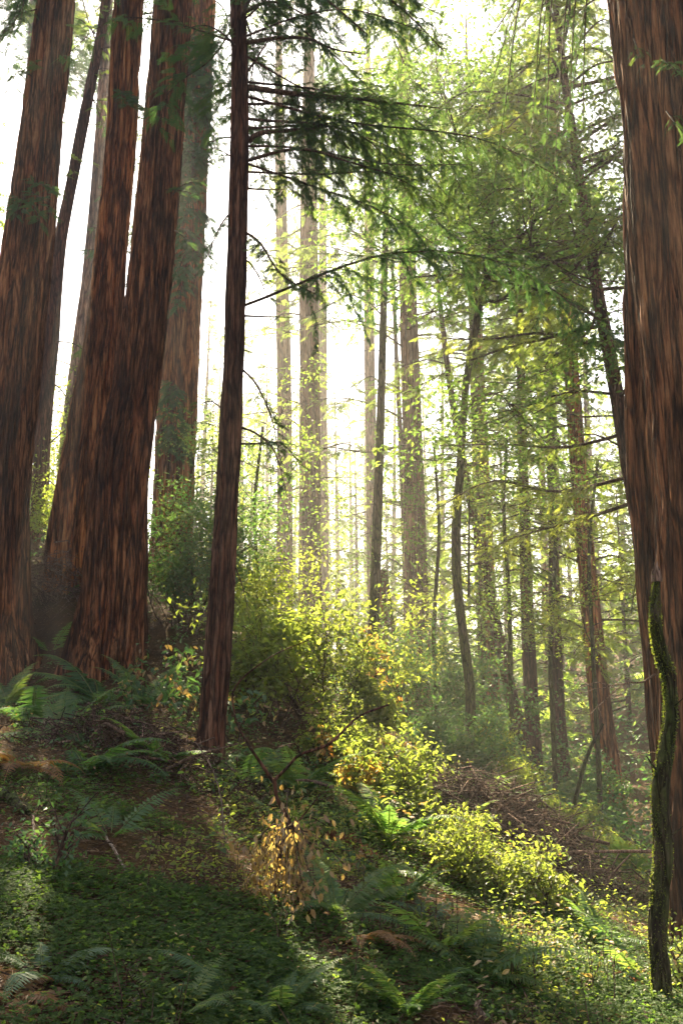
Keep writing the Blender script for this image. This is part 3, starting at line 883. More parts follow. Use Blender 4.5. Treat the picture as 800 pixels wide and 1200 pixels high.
GAPS = [keep(270, 395, 335, 560), keep(372, 380, 432, 560), keep(385, 560, 440, 720), keep(0, 110, 128, 420), keep(226, 330, 262, 470),
        keep(440, 395, 480, 470), keep(520, 0, 600, 95), keep(500, 350, 545, 470)]


def in_gap(p):
    return shades_patch(p) or (any(g(p) for g in GAPS) and rng.random() < (.45 if p[1] > 36 else .6))


MID = [
    # label, path, Y, top, bark, crown(z0 m above base, z1, n, Lb, Lt, dens), needles
    ("hazy redwood trunk lit by slanting rays, above the sunlit bush", [(363, 730, 26), (363, 640, 26), (363, 480, 24), (362, 340, 23), (362, 200, 20)], 32, 32, 'bark_pale', (6, 32, 44, 3.6, 1.5, .55), 'needle_lit'),
    ("faint narrow trunk in haze, next to the ray-lit redwood", [(333, 720, 20), (334, 560, 18), (332, 400, 17), (330, 280, 15)], 38, 33, 'bark_pale', (5, 33, 40, 3.6, 1.5, .5), 'needle_lit'),
    ("very faint thin trunk just behind the ray-lit redwood", [(380, 700, 11), (378, 500, 11), (378, 320, 10)], 50, 36, 'bark_pale', (10, 36, 26, 3.2, 1.5, .5), 'needle_lit'),
    ("ghostly pale trunk half hidden by the straight mossy stem", [(437, 740, 14), (435, 560, 13), (433, 420, 13), (432, 230, 11)], 45, 36, 'bark_pale', (9, 36, 36, 3.8, 1.5, .55), 'needle_lit'),
    ("stout redwood trunk with streaked bark between the two slender stems", [(490, 790, 30), (487, 680, 27), (483, 520, 24), (479, 380, 22), (476, 240, 19)], 30, 31, 'bark_pale', (8, 31, 58, 4.2, 1.6, .5), 'needle_lit'),
    ("thin dark pole just beside the streaked redwood", [(475, 690, 6), (471, 560, 6), (465, 430, 5), (460, 330, 4)], 34, 18, 'bark_slim', (4, 18, 16, 1.8, .6, .5), 'needle_lit'),
    ("foliage-wrapped trunk behind the curved laurel stem", [(566, 740, 14), (561, 640, 13), (558, 520, 12), (555, 430, 11), (552, 300, 9)], 34, 28, 'bark_slim', (1.5, 28, 66, 3.6, 1.2, .75), 'needle_lit'),
    ("slim hazy trunk among the bright greenery right of the laurel", [(616, 720, 10), (613, 600, 10), (611, 470, 9), (608, 330, 8)], 48, 34, 'bark_pale', (5, 34, 54, 4.2, 1.4, .6), 'needle_lit'),
    ("brown trunk showing through a gap in the valley greenery", [(640, 740, 10), (638, 660, 9), (636, 600, 8)], 52, 30, 'bark_red', (8, 30, 36, 3.6, 1.2, .6), 'needle_lit'),
    ("thin pale pole in the blue shade of the valley", [(656, 730, 7), (655, 650, 6), (653, 590, 6)], 54, 26, 'bark_pale', (7, 26, 26, 3, 1.0, .6), 'needle_lit'),
    ("red-based redwood leaning over the blue-green slope", [(719, 962, 32), (712, 900, 28), (703, 830, 25), (690, 700, 22), (678, 560, 20), (668, 420, 18), (660, 300, 16)], 29, 28, 'bark_red', (5, 28, 60, 3.6, 1.4, .7), 'needle_lit'),
    ("strongly leaning trunk emerging from behind the giant redwood", [(768, 780, 22), (752, 640, 20), (736, 545, 18), (716, 430, 16), (700, 345, 14), (690, 280, 12)], 16, 16, 'bark_slim', (6.0, 16, 44, 3.6, 1.6, .8), 'needle_lit'),
    ("leaning brown trunk beyond the brush pile", [(633, 948, 23), (618, 890, 20), (604, 840, 17), (590, 775, 13), (578, 715, 11)], 26, 14, 'bark_slim', (5.5, 14, 20, 2.2, 1, .7), 'needle_lit'),
    ("straight brown trunk beside the leaning one beyond the brush", [(628, 925, 19), (624, 860, 17), (619, 760, 15), (615, 640, 13), (612, 520, 11)], 30, 22, 'bark_slim', (6, 22, 40, 3, 1.2, .75), 'needle_lit'),
    ("shaded double-edged trunk in the dim valley bottom", [(661, 950, 20), (657, 890, 18), (653, 830, 16), (650, 740, 14), (648, 650, 12)], 31, 20, 'bark_slim', (5, 20, 44, 2.8, 1, .8), 'needle_lit'),
    ("short reddish trunk glimpsed behind shrubs by the curved laurel", [(580, 850, 16), (577, 790, 15), (574, 700, 13), (570, 600, 11)], 33, 17, 'bark_red', (4.5, 17, 34, 2.8, 1.0, .75), 'needle_lit'),
]
wood_kind = "conifer tree"
CANOPY = {0: (15, 26, 20, 3.8), 4: (13.5, 26, 44, 4.6), 6: (12, 26, 46, 4.8), 7: (17, 34, 44, 6.0), 10: (10, 25, 54, 4.8), 11: (8.5, 15, 24, 3.6), 13: (11, 22, 36, 4.4), 3: (22, 36, 26, 5), 8: (20, 32, 30, 5.5)}
for k, (lab, path, Y, top, bk, cr, nd) in enumerate(MID):
    big = Y < 40
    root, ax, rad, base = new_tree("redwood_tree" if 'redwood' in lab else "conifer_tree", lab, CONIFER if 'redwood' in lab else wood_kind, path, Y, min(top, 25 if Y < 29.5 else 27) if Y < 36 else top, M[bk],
                                   72 if path[0][2] > 17 else 32, 18 if path[0][2] > 17 else 9, .03 if path[0][2] > 17 else .015, 100 + k, .15, .6)
    w = []; lf = Acc()
    sp = .36 * Y / 32 if Y > 20 else .13
    crown(w, lf, ax, base[2] + cr[0], min(cr[1], 25 if Y < 29.5 else 27) if Y < 36 else cr[1], int(cr[2] * 1.15), cr[3] * 1.1, cr[4], sp, cr[5], .4, SPRAY_M if Y < 40 else SPRAY_F, avoid=in_gap, r0=.035)
    if k in CANOPY:
        z0, z1, n_, L_ = CANOPY[k]
        crown(w, lf, ax, z0, z1, n_, L_, L_ * .6, sp, .8, .55, SPRAY_M, avoid=in_gap, r0=.035)
    # bare arching twigs low on the trunk
    for j in range(7):
        z = base[2] + rng.uniform(cr[0] * .6, cr[0] + 6); c = axis_at(ax, z); a = rng.random() * 6.28; h = np.array([math.cos(a), math.sin(a), 0]); L = rng.uniform(1, 3)
        w2 = Acc(); w.append(w2); tube(w2, spline([c, c + h * L * .5 + UP * .12 * L, c + h * L - UP * .1 * L], 8), np.linspace(.018, .006, 8), 4)
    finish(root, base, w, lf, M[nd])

# snag and leaning pole in the bright gap
root, ax, rad, base = new_tree("broken_snag", "reddish broken-topped snag below the glowing haze", "dead tree",
    [(452, 850, 12), (449, 760, 11), (447, 668, 9)], 27.0, None, M['bark_red'], 28, 8, .02, 131, n=40)
root, ax, rad, base = new_tree("leaning_pole", "thin bare leaning pole beside the broken-topped snag", "dead tree",
    [(466, 780, 5), (461, 745, 5), (452, 672, 4)], 28.0, None, M['bark_slim'], 14, 5, .008, 133, n=24)

# far fill: four kinds grown once and copied through the misty valley
def far_proto(seed, H, n, Lb, dens, nd, bk, broad=False):
    base = np.zeros(3)
    root = thing("conifer_tree", "x", "conifer tree", base)
    z = np.linspace(-.5, H, 40)
    ax = np.stack([np.sin(z * .11 + seed) * .18, np.cos(z * .09 + seed) * .15, z], -1)
    a = Acc(); bark_tube(a, ax, np.linspace(.27, .02, 40) * H / 24, 20, 8, .02, seed); a.build("trunk", M[bk], root)
    w = Acc(); lf = Acc()
    crown(lf, lf, ax, H * .1, H * .98, n, Lb, .5, .55, dens, .4, SPRAY_F, mat=1, r0=.035)
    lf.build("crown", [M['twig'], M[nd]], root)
    return root


protos = [far_proto(1, 25, 96, 4.2, .85, 'needle_lit', 'bark_pale'), far_proto(2, 17, 50, 3.2, .6, 'needle_lit', 'bark_slim'),
          far_proto(3, 10, 46, 2.6, .8, 'needle_lit', 'bark_slim'), far_proto(4, 30, 100, 4.6, .8, 'needle_lit', 'bark_pale')]
FAR = [(520, 62, 0, 1.0), (590, 60, 0, .8), (665, 64, 1, 1.0), (700, 58, 0, 1.0), (735, 66, 0, .8), (760, 50, 1, 1.1), (545, 46, 2, 1.0),
       (600, 42, 2, 1.1), (645, 44, 1, .9), (690, 44, 1, 1.0), (725, 40, 2, 1.1), (480, 78, 0, 1.0), (410, 86, 3, .9), (300, 80, 0, .9), (345, 92, 3, .9), (260, 66, 1, 1.0),
       (290, 46, 2, 1.2), (320, 58, 2, 1.3), (400, 62, 2, 1.3), (455, 54, 2, 1.3), (500, 48, 2, 1.2), (240, 44, 2, 1.2), (780, 44, 1, 1.2), (820, 36, 1, 1.2), (20, 60, 1, .7), (-60, 40, 0, .9), (-120, 30, 1, 1.0), (900, 30, 0, 1.0),
       (125, 56, 2, 1.0), (640, 34, 2, .8), (560, 30, 2, .6),
       (15, 64, 0, .9), (95, 58, 0, .85), (110, 84, 3, .9), (60, 90, 0, .9), (235, 58, 0, .95), (250, 86, 3, 1.1), (278, 64, 0, 1.0), (312, 76, 0, 1.15), (338, 60, 1, 1.2), (352, 84, 0, 1.1),
       (395, 70, 0, .95), (415, 60, 1, 1.1), (430, 90, 0, 1.1), (462, 66, 0, 1.0), (500, 84, 0, 1.1), (305, 96, 3, 1.0), (385, 98, 3, .9), (225, 74, 1, 1.2)]
used = set()
for k, (px, Y, kind, s) in enumerate(FAR):
    x = (px - 400) / FPX * Y * 1.0
    loc = (x, Y, gh(x, Y) - .1)
    lab = ("tall hazy conifer fading into the mist beyond the nearer trunks", "mid-height conifer filling the misty wood beyond",
           "young bushy conifer glowing in the haze beyond the trunks", "tall dark-needled conifer fading into the distant mist")[kind]
    grp = ("tall hazy conifers", "mid-height conifers of the misty wood", "young conifers in the haze", "tall dark conifers in the mist")[kind]
    if kind not in used:
        r = protos[kind]; r.location = loc; r.rotation_euler[2] = rng.random() * 6.28; r.scale = (s, s, s); r["label"] = lab; r["group"] = grp; used.add(kind)
    else:
        copy_tree(protos[kind], loc, rng.random() * 6.28, s, lab, grp)

for (x, y, kind, s) in ((-7.6, 1.0, 1, .95), (-10.5, 6.5, 3, .8), (-5.2, -4.0, 1, 1.0)):  # conifers added outside the view to darken the near slope
    copy_tree(protos[kind], (x, y, gh(x, y) - .1), rng.random() * 6.28, s, "added out-of-view conifer shading the near slope from above", "added conifers shading the near slope")

# ================================================================== SHRUBS
def shrub(name, label, cat, loc, H, W, nstem, depth, leaf, size, per, mat, tm=LEAF_S, twig='twig', spread=.09, bend=(0, 0), stem_r=.012, keepf=1.0):
    loc = np.asarray(loc, float)
    root = thing(name, label, cat, loc)
    w = Acc(); lf = Acc(); tips = []
    for k in range(nstem):
        a = rng.random() * 6.283; sp = rng.random() ** .6
        d = np.array([math.cos(a) * W / H * .55 * sp + bend[0], math.sin(a) * W / H * .55 * sp + bend[1], 1.0])
        st = loc + np.array([math.cos(a), math.sin(a), 0]) * W * .22 * sp
        st[2] = gh(st[0], st[1]) - .05
        twiggy(w, st, d, H * rng.uniform(.3, .95), stem_r, depth, tips, .75, .2, 6)
    tips = np.array(tips)
    tips = tips[rng.random(len(tips)) < keepf]
    leaf_cluster(lf, tips, int(per * 1.6), spread, size, tm)
    w.build("stem", M[twig], root, loc)
    lf.build("foliage", M[mat], root, loc)
    return root


SHRUBS = [
    ("big sunlit bush crowding the slim dark conifer's far side", hit(310, 850), 1.25, 1.3, 9, 2, 'bush', .10, 3),
    ("glowing yellow-green bush on the crest under the ray-lit trunk", hit(375, 845), 1.35, 1.5, 10, 2, 'bush', .10, 3),
    ("bright leafy bush at the crest edge beside the orange leaves", hit(435, 868), .95, 1.0, 7, 2, 'bush', .095, 3),
    ("loose sunlit bush spilling down from the orange leaves", hit(470, 955), .6, .9, 7, 2, 'bush', .075, 3),
    ("low golden bush on the crest just below the glowing one", hit(400, 905), .55, .9, 7, 2, 'bush', .055, 4),
    ("round soft-green shrub between the broad redwood and slim conifer", hit(212, 738), 1.9, 1.5, 16, 2, 'bush_dark', .075, 5),
    ("backlit shrub behind the slim conifer's lower trunk", P(285, 790, 17), 1.9, 1.9, 8, 2, 'bush', .085, 4),
    ("hazy shrub at the foot of the streaked redwood", P(505, 880, 19), 1.7, 1.5, 9, 2, 'bush_dark', .09, 4),
    ("dense green shrub clothing the foot of the curved laurel", P(535, 940, 15.5), .8, 1.4, 9, 2, 'bush_dark', .085, 4),
    ("yellow-tipped shrub between the laurel's foot and leaning trunk", P(588, 940, 18), .95, 1.4, 8, 2, 'bush', .085, 4),
    ("leafy shrub above the brush pile under the leaning trunk", P(610, 970, 17), .65, 1.3, 7, 2, 'bush', .075, 4),
    ("low bright shrub at the red-based redwood's foot", P(690, 995, 18), .6, 1.5, 8, 2, 'bush', .085, 4),
    ("pale-leaved shrub on the slope between brush pile and giant", P(720, 1020, 14.5), .6, 1.1, 7, 2, 'bush', .07, 4),
    ("tall airy shrub in the valley behind the curved laurel", P(590, 905, 25), 2.3, 2.2, 9, 2, 'bush_dark', .12, 4),
    ("tall loose shrub in the valley below the ghostly trunk", P(450, 850, 24), 2.6, 2.4, 9, 2, 'bush', .11, 4),
    ("grey-green thicket in the shade behind the leaning green stem", P(672, 955, 27), 1.4, 2.6, 9, 2, 'bush_dark', .13, 4),
    ("small leafy shrub by the base of the mossy snag", P(800, 1100, 6.3), .45, .3, 5, 1, 'bush', .05, 3),
    ("thin leafy plant among the dim litter near the pale fern", hit(52, 1030), .42, .5, 6, 1, 'bush_dark', .05, 2),
    ("low shrub catching the sun beside the bright ferns", hit(560, 1035), .5, .9, 8, 2, 'bush', .05, 3),
    ("sun-bleached low shrub below the bright ferns on the slope", hit(590, 1062), .4, .9, 7, 2, 'bush', .05, 3),
    ("small star-leaved plant lit on the lower slope", hit(655, 1075), .5, .45, 5, 1, 'bush', .07, 3),
    ("scruffy shrub rising behind the thick dark redwood", P(60, 690, 20), 1.2, 1.1, 7, 2, 'bush', .08, 3),
    ("sunlit sapling thicket high on the slope beyond the bright gap", P(20, 620, 30), 5.5, 3.4, 8, 2, 'bush', .15, 4),
    ("leafy hazel thicket far up beyond the slim leaning trunk", P(110, 690, 27), 3.0, 2.6, 8, 2, 'bush', .13, 4),
]
for lab, loc, H, W, ns, dp, mt, sz, per in SHRUBS:
    loc = np.array([loc[0], loc[1], gh(loc[0], loc[1])])
    shrub("shrub", lab, "shrub", loc, H, W, ns, dp, None, sz, per, mt, spread=.06 * H / 1.2 + .03)

# broad-leaved plant with withered leaves in front of the broad redwood
for lab, px, py, Y, W in (("leafy plant with pale withered leaves before the broad redwood", 190, 800, 12, .8), ("half-withered leafy plant against the slim conifer's trunk", 250, 815, 10.8, .5)):
    p = P(px, py, Y); loc = np.array([p[0], p[1], gh(p[0], p[1])])
    root = thing("leafy_plant", lab, "plant", loc)
    w = Acc(); lf = Acc(); l2 = Acc(); tips = []
    for k in range(7):
        a = rng.random() * 6.28
        twiggy(w, loc + np.array([rng.uniform(-W, W) * .5, rng.uniform(-.2, .2), 0]), [math.cos(a) * .4, math.sin(a) * .4, 1], rng.uniform(.35, .7), .007, 1, tips, .7, .1, 5)
    tips = np.array(tips)
    leaf_cluster(lf, tips, 2, .05, .10, LEAF); leaf_cluster(l2, tips[::4], 2, .05, .10, LEAF, 0, .3, .6)
    w.build("stem", M['twig'], root, loc); lf.build("foliage", M['bush_dark'], root, loc); l2.build("withered_leaves", M['wither'], root, loc)

# crooked sapling with hanging yellow-brown leaves
base = hit(322, 1055); YB = base[1]
root = thing("crooked_sapling", "crooked sapling hung with dry yellow-brown leaves", "sapling", base)
w = Acc()
stems = [([(322, 1062, YB), (325, 1020, YB - .05), (330, 990, YB - .1), (341, 972, YB - .12), (334, 953, YB - .1), (324, 935, YB - .1), (322, 914, YB - .1)], .020),
         ([(323, 920, YB - .1), (308, 898, YB - .1), (288, 868, YB - .1), (276, 845, YB - .05)], .012),
         ([(322, 914, YB - .1), (336, 900, YB - .15), (352, 884, YB - .2), (385, 872, YB - .2), (420, 840, YB - .1), (455, 826, YB)], .011),
         ([(276, 845, YB - .05), (275, 806, YB), (317, 770, YB), (362, 750, YB)], .006), ([(352, 884, YB - .2), (345, 872, YB - .2), (325, 876, YB - .2)], .005),
         ([(341, 972, YB - .12), (360, 950, YB - .15), (372, 935, YB - .15)], .006)]
lc = []
for pts, r0 in stems:
    q = spline([P(*c) for c in pts], 18); tube(w, q, np.linspace(r0, r0 * .5, 18), 6)
w.build("stem", M['bark_slim'], root, base)
for k in range(110):
    lc.append(P(rng.normal(332, 24), rng.normal(1012, 32), YB - .15 + rng.normal(0, .16)))
w2 = Acc()
for c in lc[::3]:
    s0 = P(336, 970, YB - .12); tube(w2, spline([s0, (s0 + c) / 2 + np.array([0, 0, .06]), c], 7), np.linspace(.005, .002, 7), 4)
w2.build("twig", M['twig'], root, base)
lf = Acc(); c = np.array(lc); n = len(c) * 6
pos = np.repeat(c, 6, 0) + rng.normal(0, .05, (n, 3)); d = rdir(n, -.9, .1); d[:, 2] -= 1.2
scatter(lf, LEAF, pos, d, rdir(n), rng.uniform(.028, .062, n)); lf.build("dry_leaves", M['wither'], root, base)

# orange autumn plants
for lab, cs, base_px, n_per in (
        ("orange-leaved autumn plant on the bright crest edge", [(430, 752), (440, 770), (448, 760), (436, 790), (452, 800), (428, 742), (445, 782), (470, 826), (448, 815), (435, 745), (455, 770), (440, 805)], (440, 850), 7),
        ("orange-leaved twig reaching over the sunlit groundcover", [(372, 862), (380, 858), (386, 880), (378, 870)], (385, 905), 5),
        ("scattered yellow-orange leaves beside the crooked sapling's long branch", [(455, 868), (470, 880), (462, 895), (482, 905), (450, 885), (440, 872)], (465, 925), 5),
        ("clump of glowing orange leaves low on the bright slope", [(405, 905), (420, 897), (432, 905), (415, 920), (428, 918), (440, 895), (400, 915), (398, 900), (412, 890), (436, 912)], (420, 935), 9)):
    b = hit(*base_px); root = thing("autumn_plant", lab, "plant", b); w = Acc(); lf = Acc(); tp = []
    for (x, y) in cs:
        for k in range(3):
            c = P(x + rng.normal(0, 5), y + rng.normal(0, 5), b[1] - .1 + rng.normal(0, .15)); tp.append(c)
            tube(w, spline([b, (b + c) / 2 + rng.normal(0, .03, 3) + np.array([0, 0, .05]), c], 8), np.linspace(.008, .002, 8), 4)
    leaf_cluster(lf, np.array(tp), n_per, .045, .085, LEAF, 0, .3, .6)
    w.build("stem", M['twig'], root, b); lf.build("foliage", M['orange'], root, b)

# ================================================================== FERNS
def fern_mesh(seed, nfr, L, mats, droop=.9, lift=.8, npin=26, dead=0):
    r = np.random.default_rng(seed); a = Acc()
    for k in range(nfr):
        az = 2 * math.pi * k / nfr + r.normal(0, .3); ln = L * r.uniform(.6, 1.1)
        isdead = k < dead
        el = r.uniform(.35, 1.0) * lift if not isdead else r.uniform(-.1, .2)
        h = np.array([math.cos(az), math.sin(az), 0])
        n = 14; p = [np.array([0, 0, .02]) + h * .03]; ang = el
        for j in range(n):
            ang -= droop * (1.1 / n) * (.5 + j / n) * r.uniform(.8, 1.2)
            p.append(p[-1] + (h * math.cos(ang) + UP * math.sin(ang)) * ln / n)
        p = np.array(p); mt = 1 if isdead else 0
        tube(a, p, np.linspace(.006, .0015, len(p)) * L / .7, 4, mt, .9)
        q = spline(p, npin + 3); T = norm(np.gradient(q, axis=0)); sd = np.array([-h[1], h[0], 0])
        vv = r.random()
        idx = np.arange(3, npin + 3); t = idx / (npin + 2)
        pl = ln * .20 * np.clip(np.minimum(t * 5, 1), .3, 1) * (1 - t ** 2.2 * .92)
        for s in (-1, 1):
            d = sd * s + T[idx] * .35 + UP * (-.18 if not isdead else -.5) + r.normal(0, .07, (npin, 3))
            nr = np.cross(T[idx], sd * s) * s + r.normal(0, .12, (npin, 3))
            scatter(a, FPIN, q[idx], d, nr, pl, mt, np.clip(vv * .6 + .4 * r.random(npin), 0, 1))
    me_o = a
    return me_o


FPIN = (np.array([[0, -.06, 0], [.25, .13, .02], [1, 0, -.08], [.3, -.13, .02]]), np.array([[0, 1, 2, 3]]))
FKIND = {}
for nm, args in {
    'lush': (201, 15, .75, ['fern', 'fern_dead'], .95, 1.05, 30, 2), 'wide': (202, 12, .85, ['fern', 'fern_dead'], 1.1, .75, 30, 3),
    'pale': (203, 10, .55, ['fern_pale', 'fern_dead'], 1.2, .9, 24, 1), 'dry': (204, 11, .7, ['fern_dead', 'fern_dead'], 1.3, .6, 24, 0),
    'small': (205, 8, .42, ['fern', 'fern_dead'], .9, .9, 20, 0)}.items():
    a = fern_mesh(args[0], args[1], args[2], None, args[4], args[5], args[6], args[7])
    FKIND[nm] = (a, [M[m] for m in args[3]], [])

FERNS = [
    (50, 1150, 'pale', .62, "pale blue-green fern in the dim near corner"),
    (14, 1170, 'dry', .4, "dry brown fern beneath the pale blue-green one"),
    (270, 1180, 'wide', .40, "low spreading fern at the near edge of the sorrel carpet"),
    (345, 1150, 'wide', .34, "dark fern beside the pale bent frond in shade"),
    (215, 1195, 'small', .7, "small fern at the very near edge by the fallen twigs"),
    (480, 1195, 'lush', .42, "green fern at the near edge of the sunlit cover"),
    (395, 1075, 'lush', .6, "sun-edged fern with brown skirts beside the crooked sapling"),
    (425, 1110, 'dry', .6, "brown fern skirt below the sun-edged fern"),
    (345, 985, 'small', 1.2, "small bright fern behind the crooked sapling's stem"),
    (470, 1062, 'lush', .55, "lit fern midway down the sunny slope"),
    (500, 1080, 'pale', .6, "bluish fern frond cluster amid the sunny slope"),
    (440, 1025, 'wide', .6, "arching green fern under the orange leaves"),
    (455, 985, 'lush', .9, "large sunlit fern above the slope's brightest patch"),
    (505, 975, 'wide', .85, "brilliant backlit fern at the slope's brightest patch"),
    (535, 985, 'lush', .8, "backlit fern leaning over the brush pile's edge"),
    (550, 965, 'lush', .9, "shaded fern at the near end of the brush pile"),
    (490, 935, 'lush', .8, "glowing fern at the crest above the brush pile"),
    (440, 945, 'small', 1.5, "small glowing fern among the orange leaves"),
    (610, 1115, 'wide', .45, "dark green fern under the sun-bleached shrub"),
    (560, 1150, 'small', 1.2, "small fern on the lower slope above the pale stick"),
    (700, 1110, 'lush', .6, "fern in the hollow between log and mossy snag"),
    (640, 1040, 'wide', .7, "fern under the dead brush by the dark log"),
    (735, 1030, 'lush', .9, "fern beyond the dark fallen log near the giant"),
    (660, 975, 'lush', 1.3, "fern beyond the brush pile below the double-edged trunk"),
    (590, 955, 'lush', 1.1, "yellowish fern on top of the bank by the laurel"),
    (115, 825, 'wide', 1.25, "big drooping fern mound below the broad redwood"),
    (165, 830, 'lush', 1.0, "dark drooping fern right of the big fern mound"),
    (40, 850, 'wide', .95, "dusky fern below the thick dark redwood"),
    (10, 830, 'lush', .9, "dusky fern at the very foot of the thick dark redwood"),
    (75, 870, 'lush', .85, "fern in deep shade below the drooping mound"),
    (25, 905, 'dry', .9, "rusty dry fern on the dark litter bank"),
    (100, 905, 'wide', .8, "shadowed fern above the sorrel carpet"),
    (180, 900, 'lush', .8, "shadowed fern beside the slim conifer's root"),
    (215, 880, 'dry', .7, "withered fern hanging by the slim conifer's root"),
    (290, 925, 'small', 1.4, "small dim fern in front of the slim conifer"),
    (60, 765, 'small', 1.6, "light green fern tucked between the two dark redwoods"),
    (350, 930, 'lush', .8, "half-lit fern beneath the sunlit bush"),
    (300, 900, 'wide', .7, "half-lit fern just right of the slim conifer's foot"),
    (130, 985, 'small', 1.1, "small fern among the thin plants on the dim bank"),
    (330, 1190, 'lush', .4, "little feathery fern on the shaded near edge"),
    (750, 1150, 'small', 1.3, "small shaded fern at the mossy snag's foot"),
    (520, 1120, 'small', 1.2, "small lit fern amid the sunny sorrel"),
]
for (px, py, kd, s, lab) in FERNS:
    a, mats, made = FKIND[kd]
    p = hit(px, py)
    p[2] = gh(p[0], p[1])
    if not made:
        o = a.build("fern", mats); made.append(o); tag(o, lab, "fern")
    else:
        o = made[0].copy(); COL.objects.link(o); o["label"] = lab
    s *= 1.2; o.location = tuple(p); o.scale = (s, s, s); o.rotation_euler = (R(rng.uniform(-8, 8)), R(rng.uniform(0, 16)), rng.random() * 6.28)

# ================================================================== DEAD WOOD
def twig_heap(name, label, cat, cx, n, sx, sy, hgt, L, r, mat, seed):
    b = np.array([cx[0], cx[1], gh(cx[0], cx[1])])
    a = Acc()
    for k in range(n):
        u = rng.normal(0, .42, 2); x = b[0] + u[0] * sx; y = b[1] + u[1] * sy
        top = hgt * max(0.05, 1 - (u[0] ** 2 + u[1] ** 2)) * rng.random() ** .7
        c = np.array([x, y, gh(x, y) + top]); l = L * rng.uniform(.3, 1.1)
        d = rdir(1, -.55, .75)[0]
        p = np.array([c - d * l / 2, c - d * l / 6 + rng.normal(0, .12, 3) * l, c + d * l / 5 + rng.normal(0, .12, 3) * l, c + d * l / 2 + np.array([0, 0, -.12 * l])])
        tube(a, p, np.linspace(1, .35, 4) * r * rng.uniform(.4, 1.7), 4, 1 if rng.random() < .3 else 0)
    for k in range(n // 70):
        u = rng.normal(0, .45, 2); c = np.array([b[0] + u[0] * sx, b[1] + u[1] * sy, 0]); c[2] = gh(c[0], c[1]) + hgt * rng.uniform(.1, .8)
        d = rdir(1, -.3, .4)[0]; l = rng.uniform(.7, 1.8) * L
        tube(a, spline([c - d * l * .5, c + rng.normal(0, .08, 3), c + d * l * .5], 9), np.linspace(.022, .009, 9), 6, int(rng.random() < .5))
    o = a.build(name, [M[mat], M['deadwood']], None, b); tag(o, label, cat)
    return o


bp = hit(600, 1005)
twig_heap("brush_pile", "heap of dead brown branches on the bank beyond the bright ferns", "brush pile", bp, 1500, 1.35, 1.0, .75, .8, .006, 'twig', 1)
twig_heap("twig_tangle", "tangle of pale dead twigs between the two dark redwoods", "twigs", (P(58, 700, 17)[0], 16.6), 500, .9, .8, .7, .8, .007, 'deadwood', 2)
twig_heap("root_tangle", "tangle of dark dead fronds and twigs under the fern mound", "twigs", hit(150, 880), 700, 1.2, .6, .35, .5, .005, 'twig', 3)


def stick(name, label, cat, pts, r, mat, side=(), nseg=8, lift=.0):
    q = [P(*c) for c in pts]; b = q[0].copy(); a = Acc(); s = spline(q, 24) + UP * lift
    s[1:-1] += rng.normal(0, r * .25, (22, 3))
    bark_tube(a, s, np.linspace(r, r * .55, 24) , nseg, 5, r * .25, 7, vstretch=3)
    for pp, rr in side:
        s = spline([P(*c) for c in pp], 12) + UP * lift; tube(a, s, np.linspace(rr, rr * .4, 12), 5)
    o = a.build(name, M[mat], None, b); tag(o, label, cat)


def gp(px, py, up=.03):
    p = hit(px, py); x, y = px, py
    return (px, py - up * FPX / p[1], p[1])


stick("fallen_log", "dark fallen log on the bank between brush pile and giant redwood", "log", [gp(665, 1030, .12), gp(695, 1042, .1), gp(728, 1052, .1), gp(768, 1068, .1)], .075, 'bark_moss', nseg=18)
stick("fallen_branch", "pale forked dead branch lying across the sorrel", "branch", [gp(125, 1103), gp(160, 1115), gp(195, 1113), gp(225, 1128), gp(245, 1148)], .011, 'deadwood',
      [([gp(195, 1113), gp(198, 1130), gp(205, 1150), gp(178, 1180)], .006), ([gp(200, 1135), gp(190, 1148), gp(172, 1160)], .004)])
stick("fallen_branch", "pale stick pointing down the slope by the near ferns", "branch", [gp(168, 1150), gp(164, 1170), gp(152, 1192)], .014, 'deadwood')
stick("fallen_branch", "short pale stick standing out of the dim sorrel", "branch", [gp(117, 978, .05), gp(135, 1005, .04), gp(150, 1030)], .011, 'deadwood')
stick("upright_stick", "pale upright stick among the thin plants on the dim bank", "branch", [gp(40, 1022), gp(40, 1005, .1), gp(39, 988, .18)], .012, 'deadwood')
stick("broken_branch", "pale sunlit splintered stick at the near edge of the sunny cover", "branch", [gp(565, 1199), (562, 1188, 4.9), (560, 1172, 4.92)], .022, 'deadwood')
stick("broken_branch", "pale curved branch at the near edge beside the splintered stick", "branch", [gp(590, 1198, .04), gp(612, 1192, .06), gp(640, 1194, .04)], .014, 'deadwood')
stick("mossy_log", "short mossy log lying on the dark litter bank", "log", [gp(-8, 935, .05), gp(14, 946, .05), gp(33, 960, .05)], .05, 'bark_mossy', nseg=18)
stick("bent_twig", "thin upright bent twig in front of the slim conifer's root", "branch", [gp(265, 1010), (262, 970, hit(265, 1010)[1]), (258, 930, hit(265, 1010)[1]), (246, 895, hit(265, 1010)[1]), (228, 868, hit(265, 1010)[1])], .007, 'deadwood')
stick("fallen_log", "weathered log half buried under the sunlit bush", "log", [gp(385, 985, .06), gp(410, 995, .06), gp(440, 1012, .05)], .06, 'bark_red', nseg=16)
stick("fallen_branch", "broken limb pieces in the hollow by the mossy snag", "branch", [gp(722, 1150, .05), gp(742, 1160, .05), gp(758, 1172, .04)], .03, 'bark_red', [([gp(735, 1130, .03), gp(750, 1145, .06), gp(760, 1150, .05)], .012)])

# ================================================================== GROUND COVER (beyond counting)
def slope_pts(n, x0, x1, y0, y1, dens):
    x = rng.uniform(x0, x1, n * 3); y = y0 * (y1 / y0) ** rng.random(n * 3)
    k = rng.random(len(x)) < dens(x, y)
    x = x[k][:n]; y = y[k][:n]
    return np.stack([x, y, ground_h(x, y)], -1)


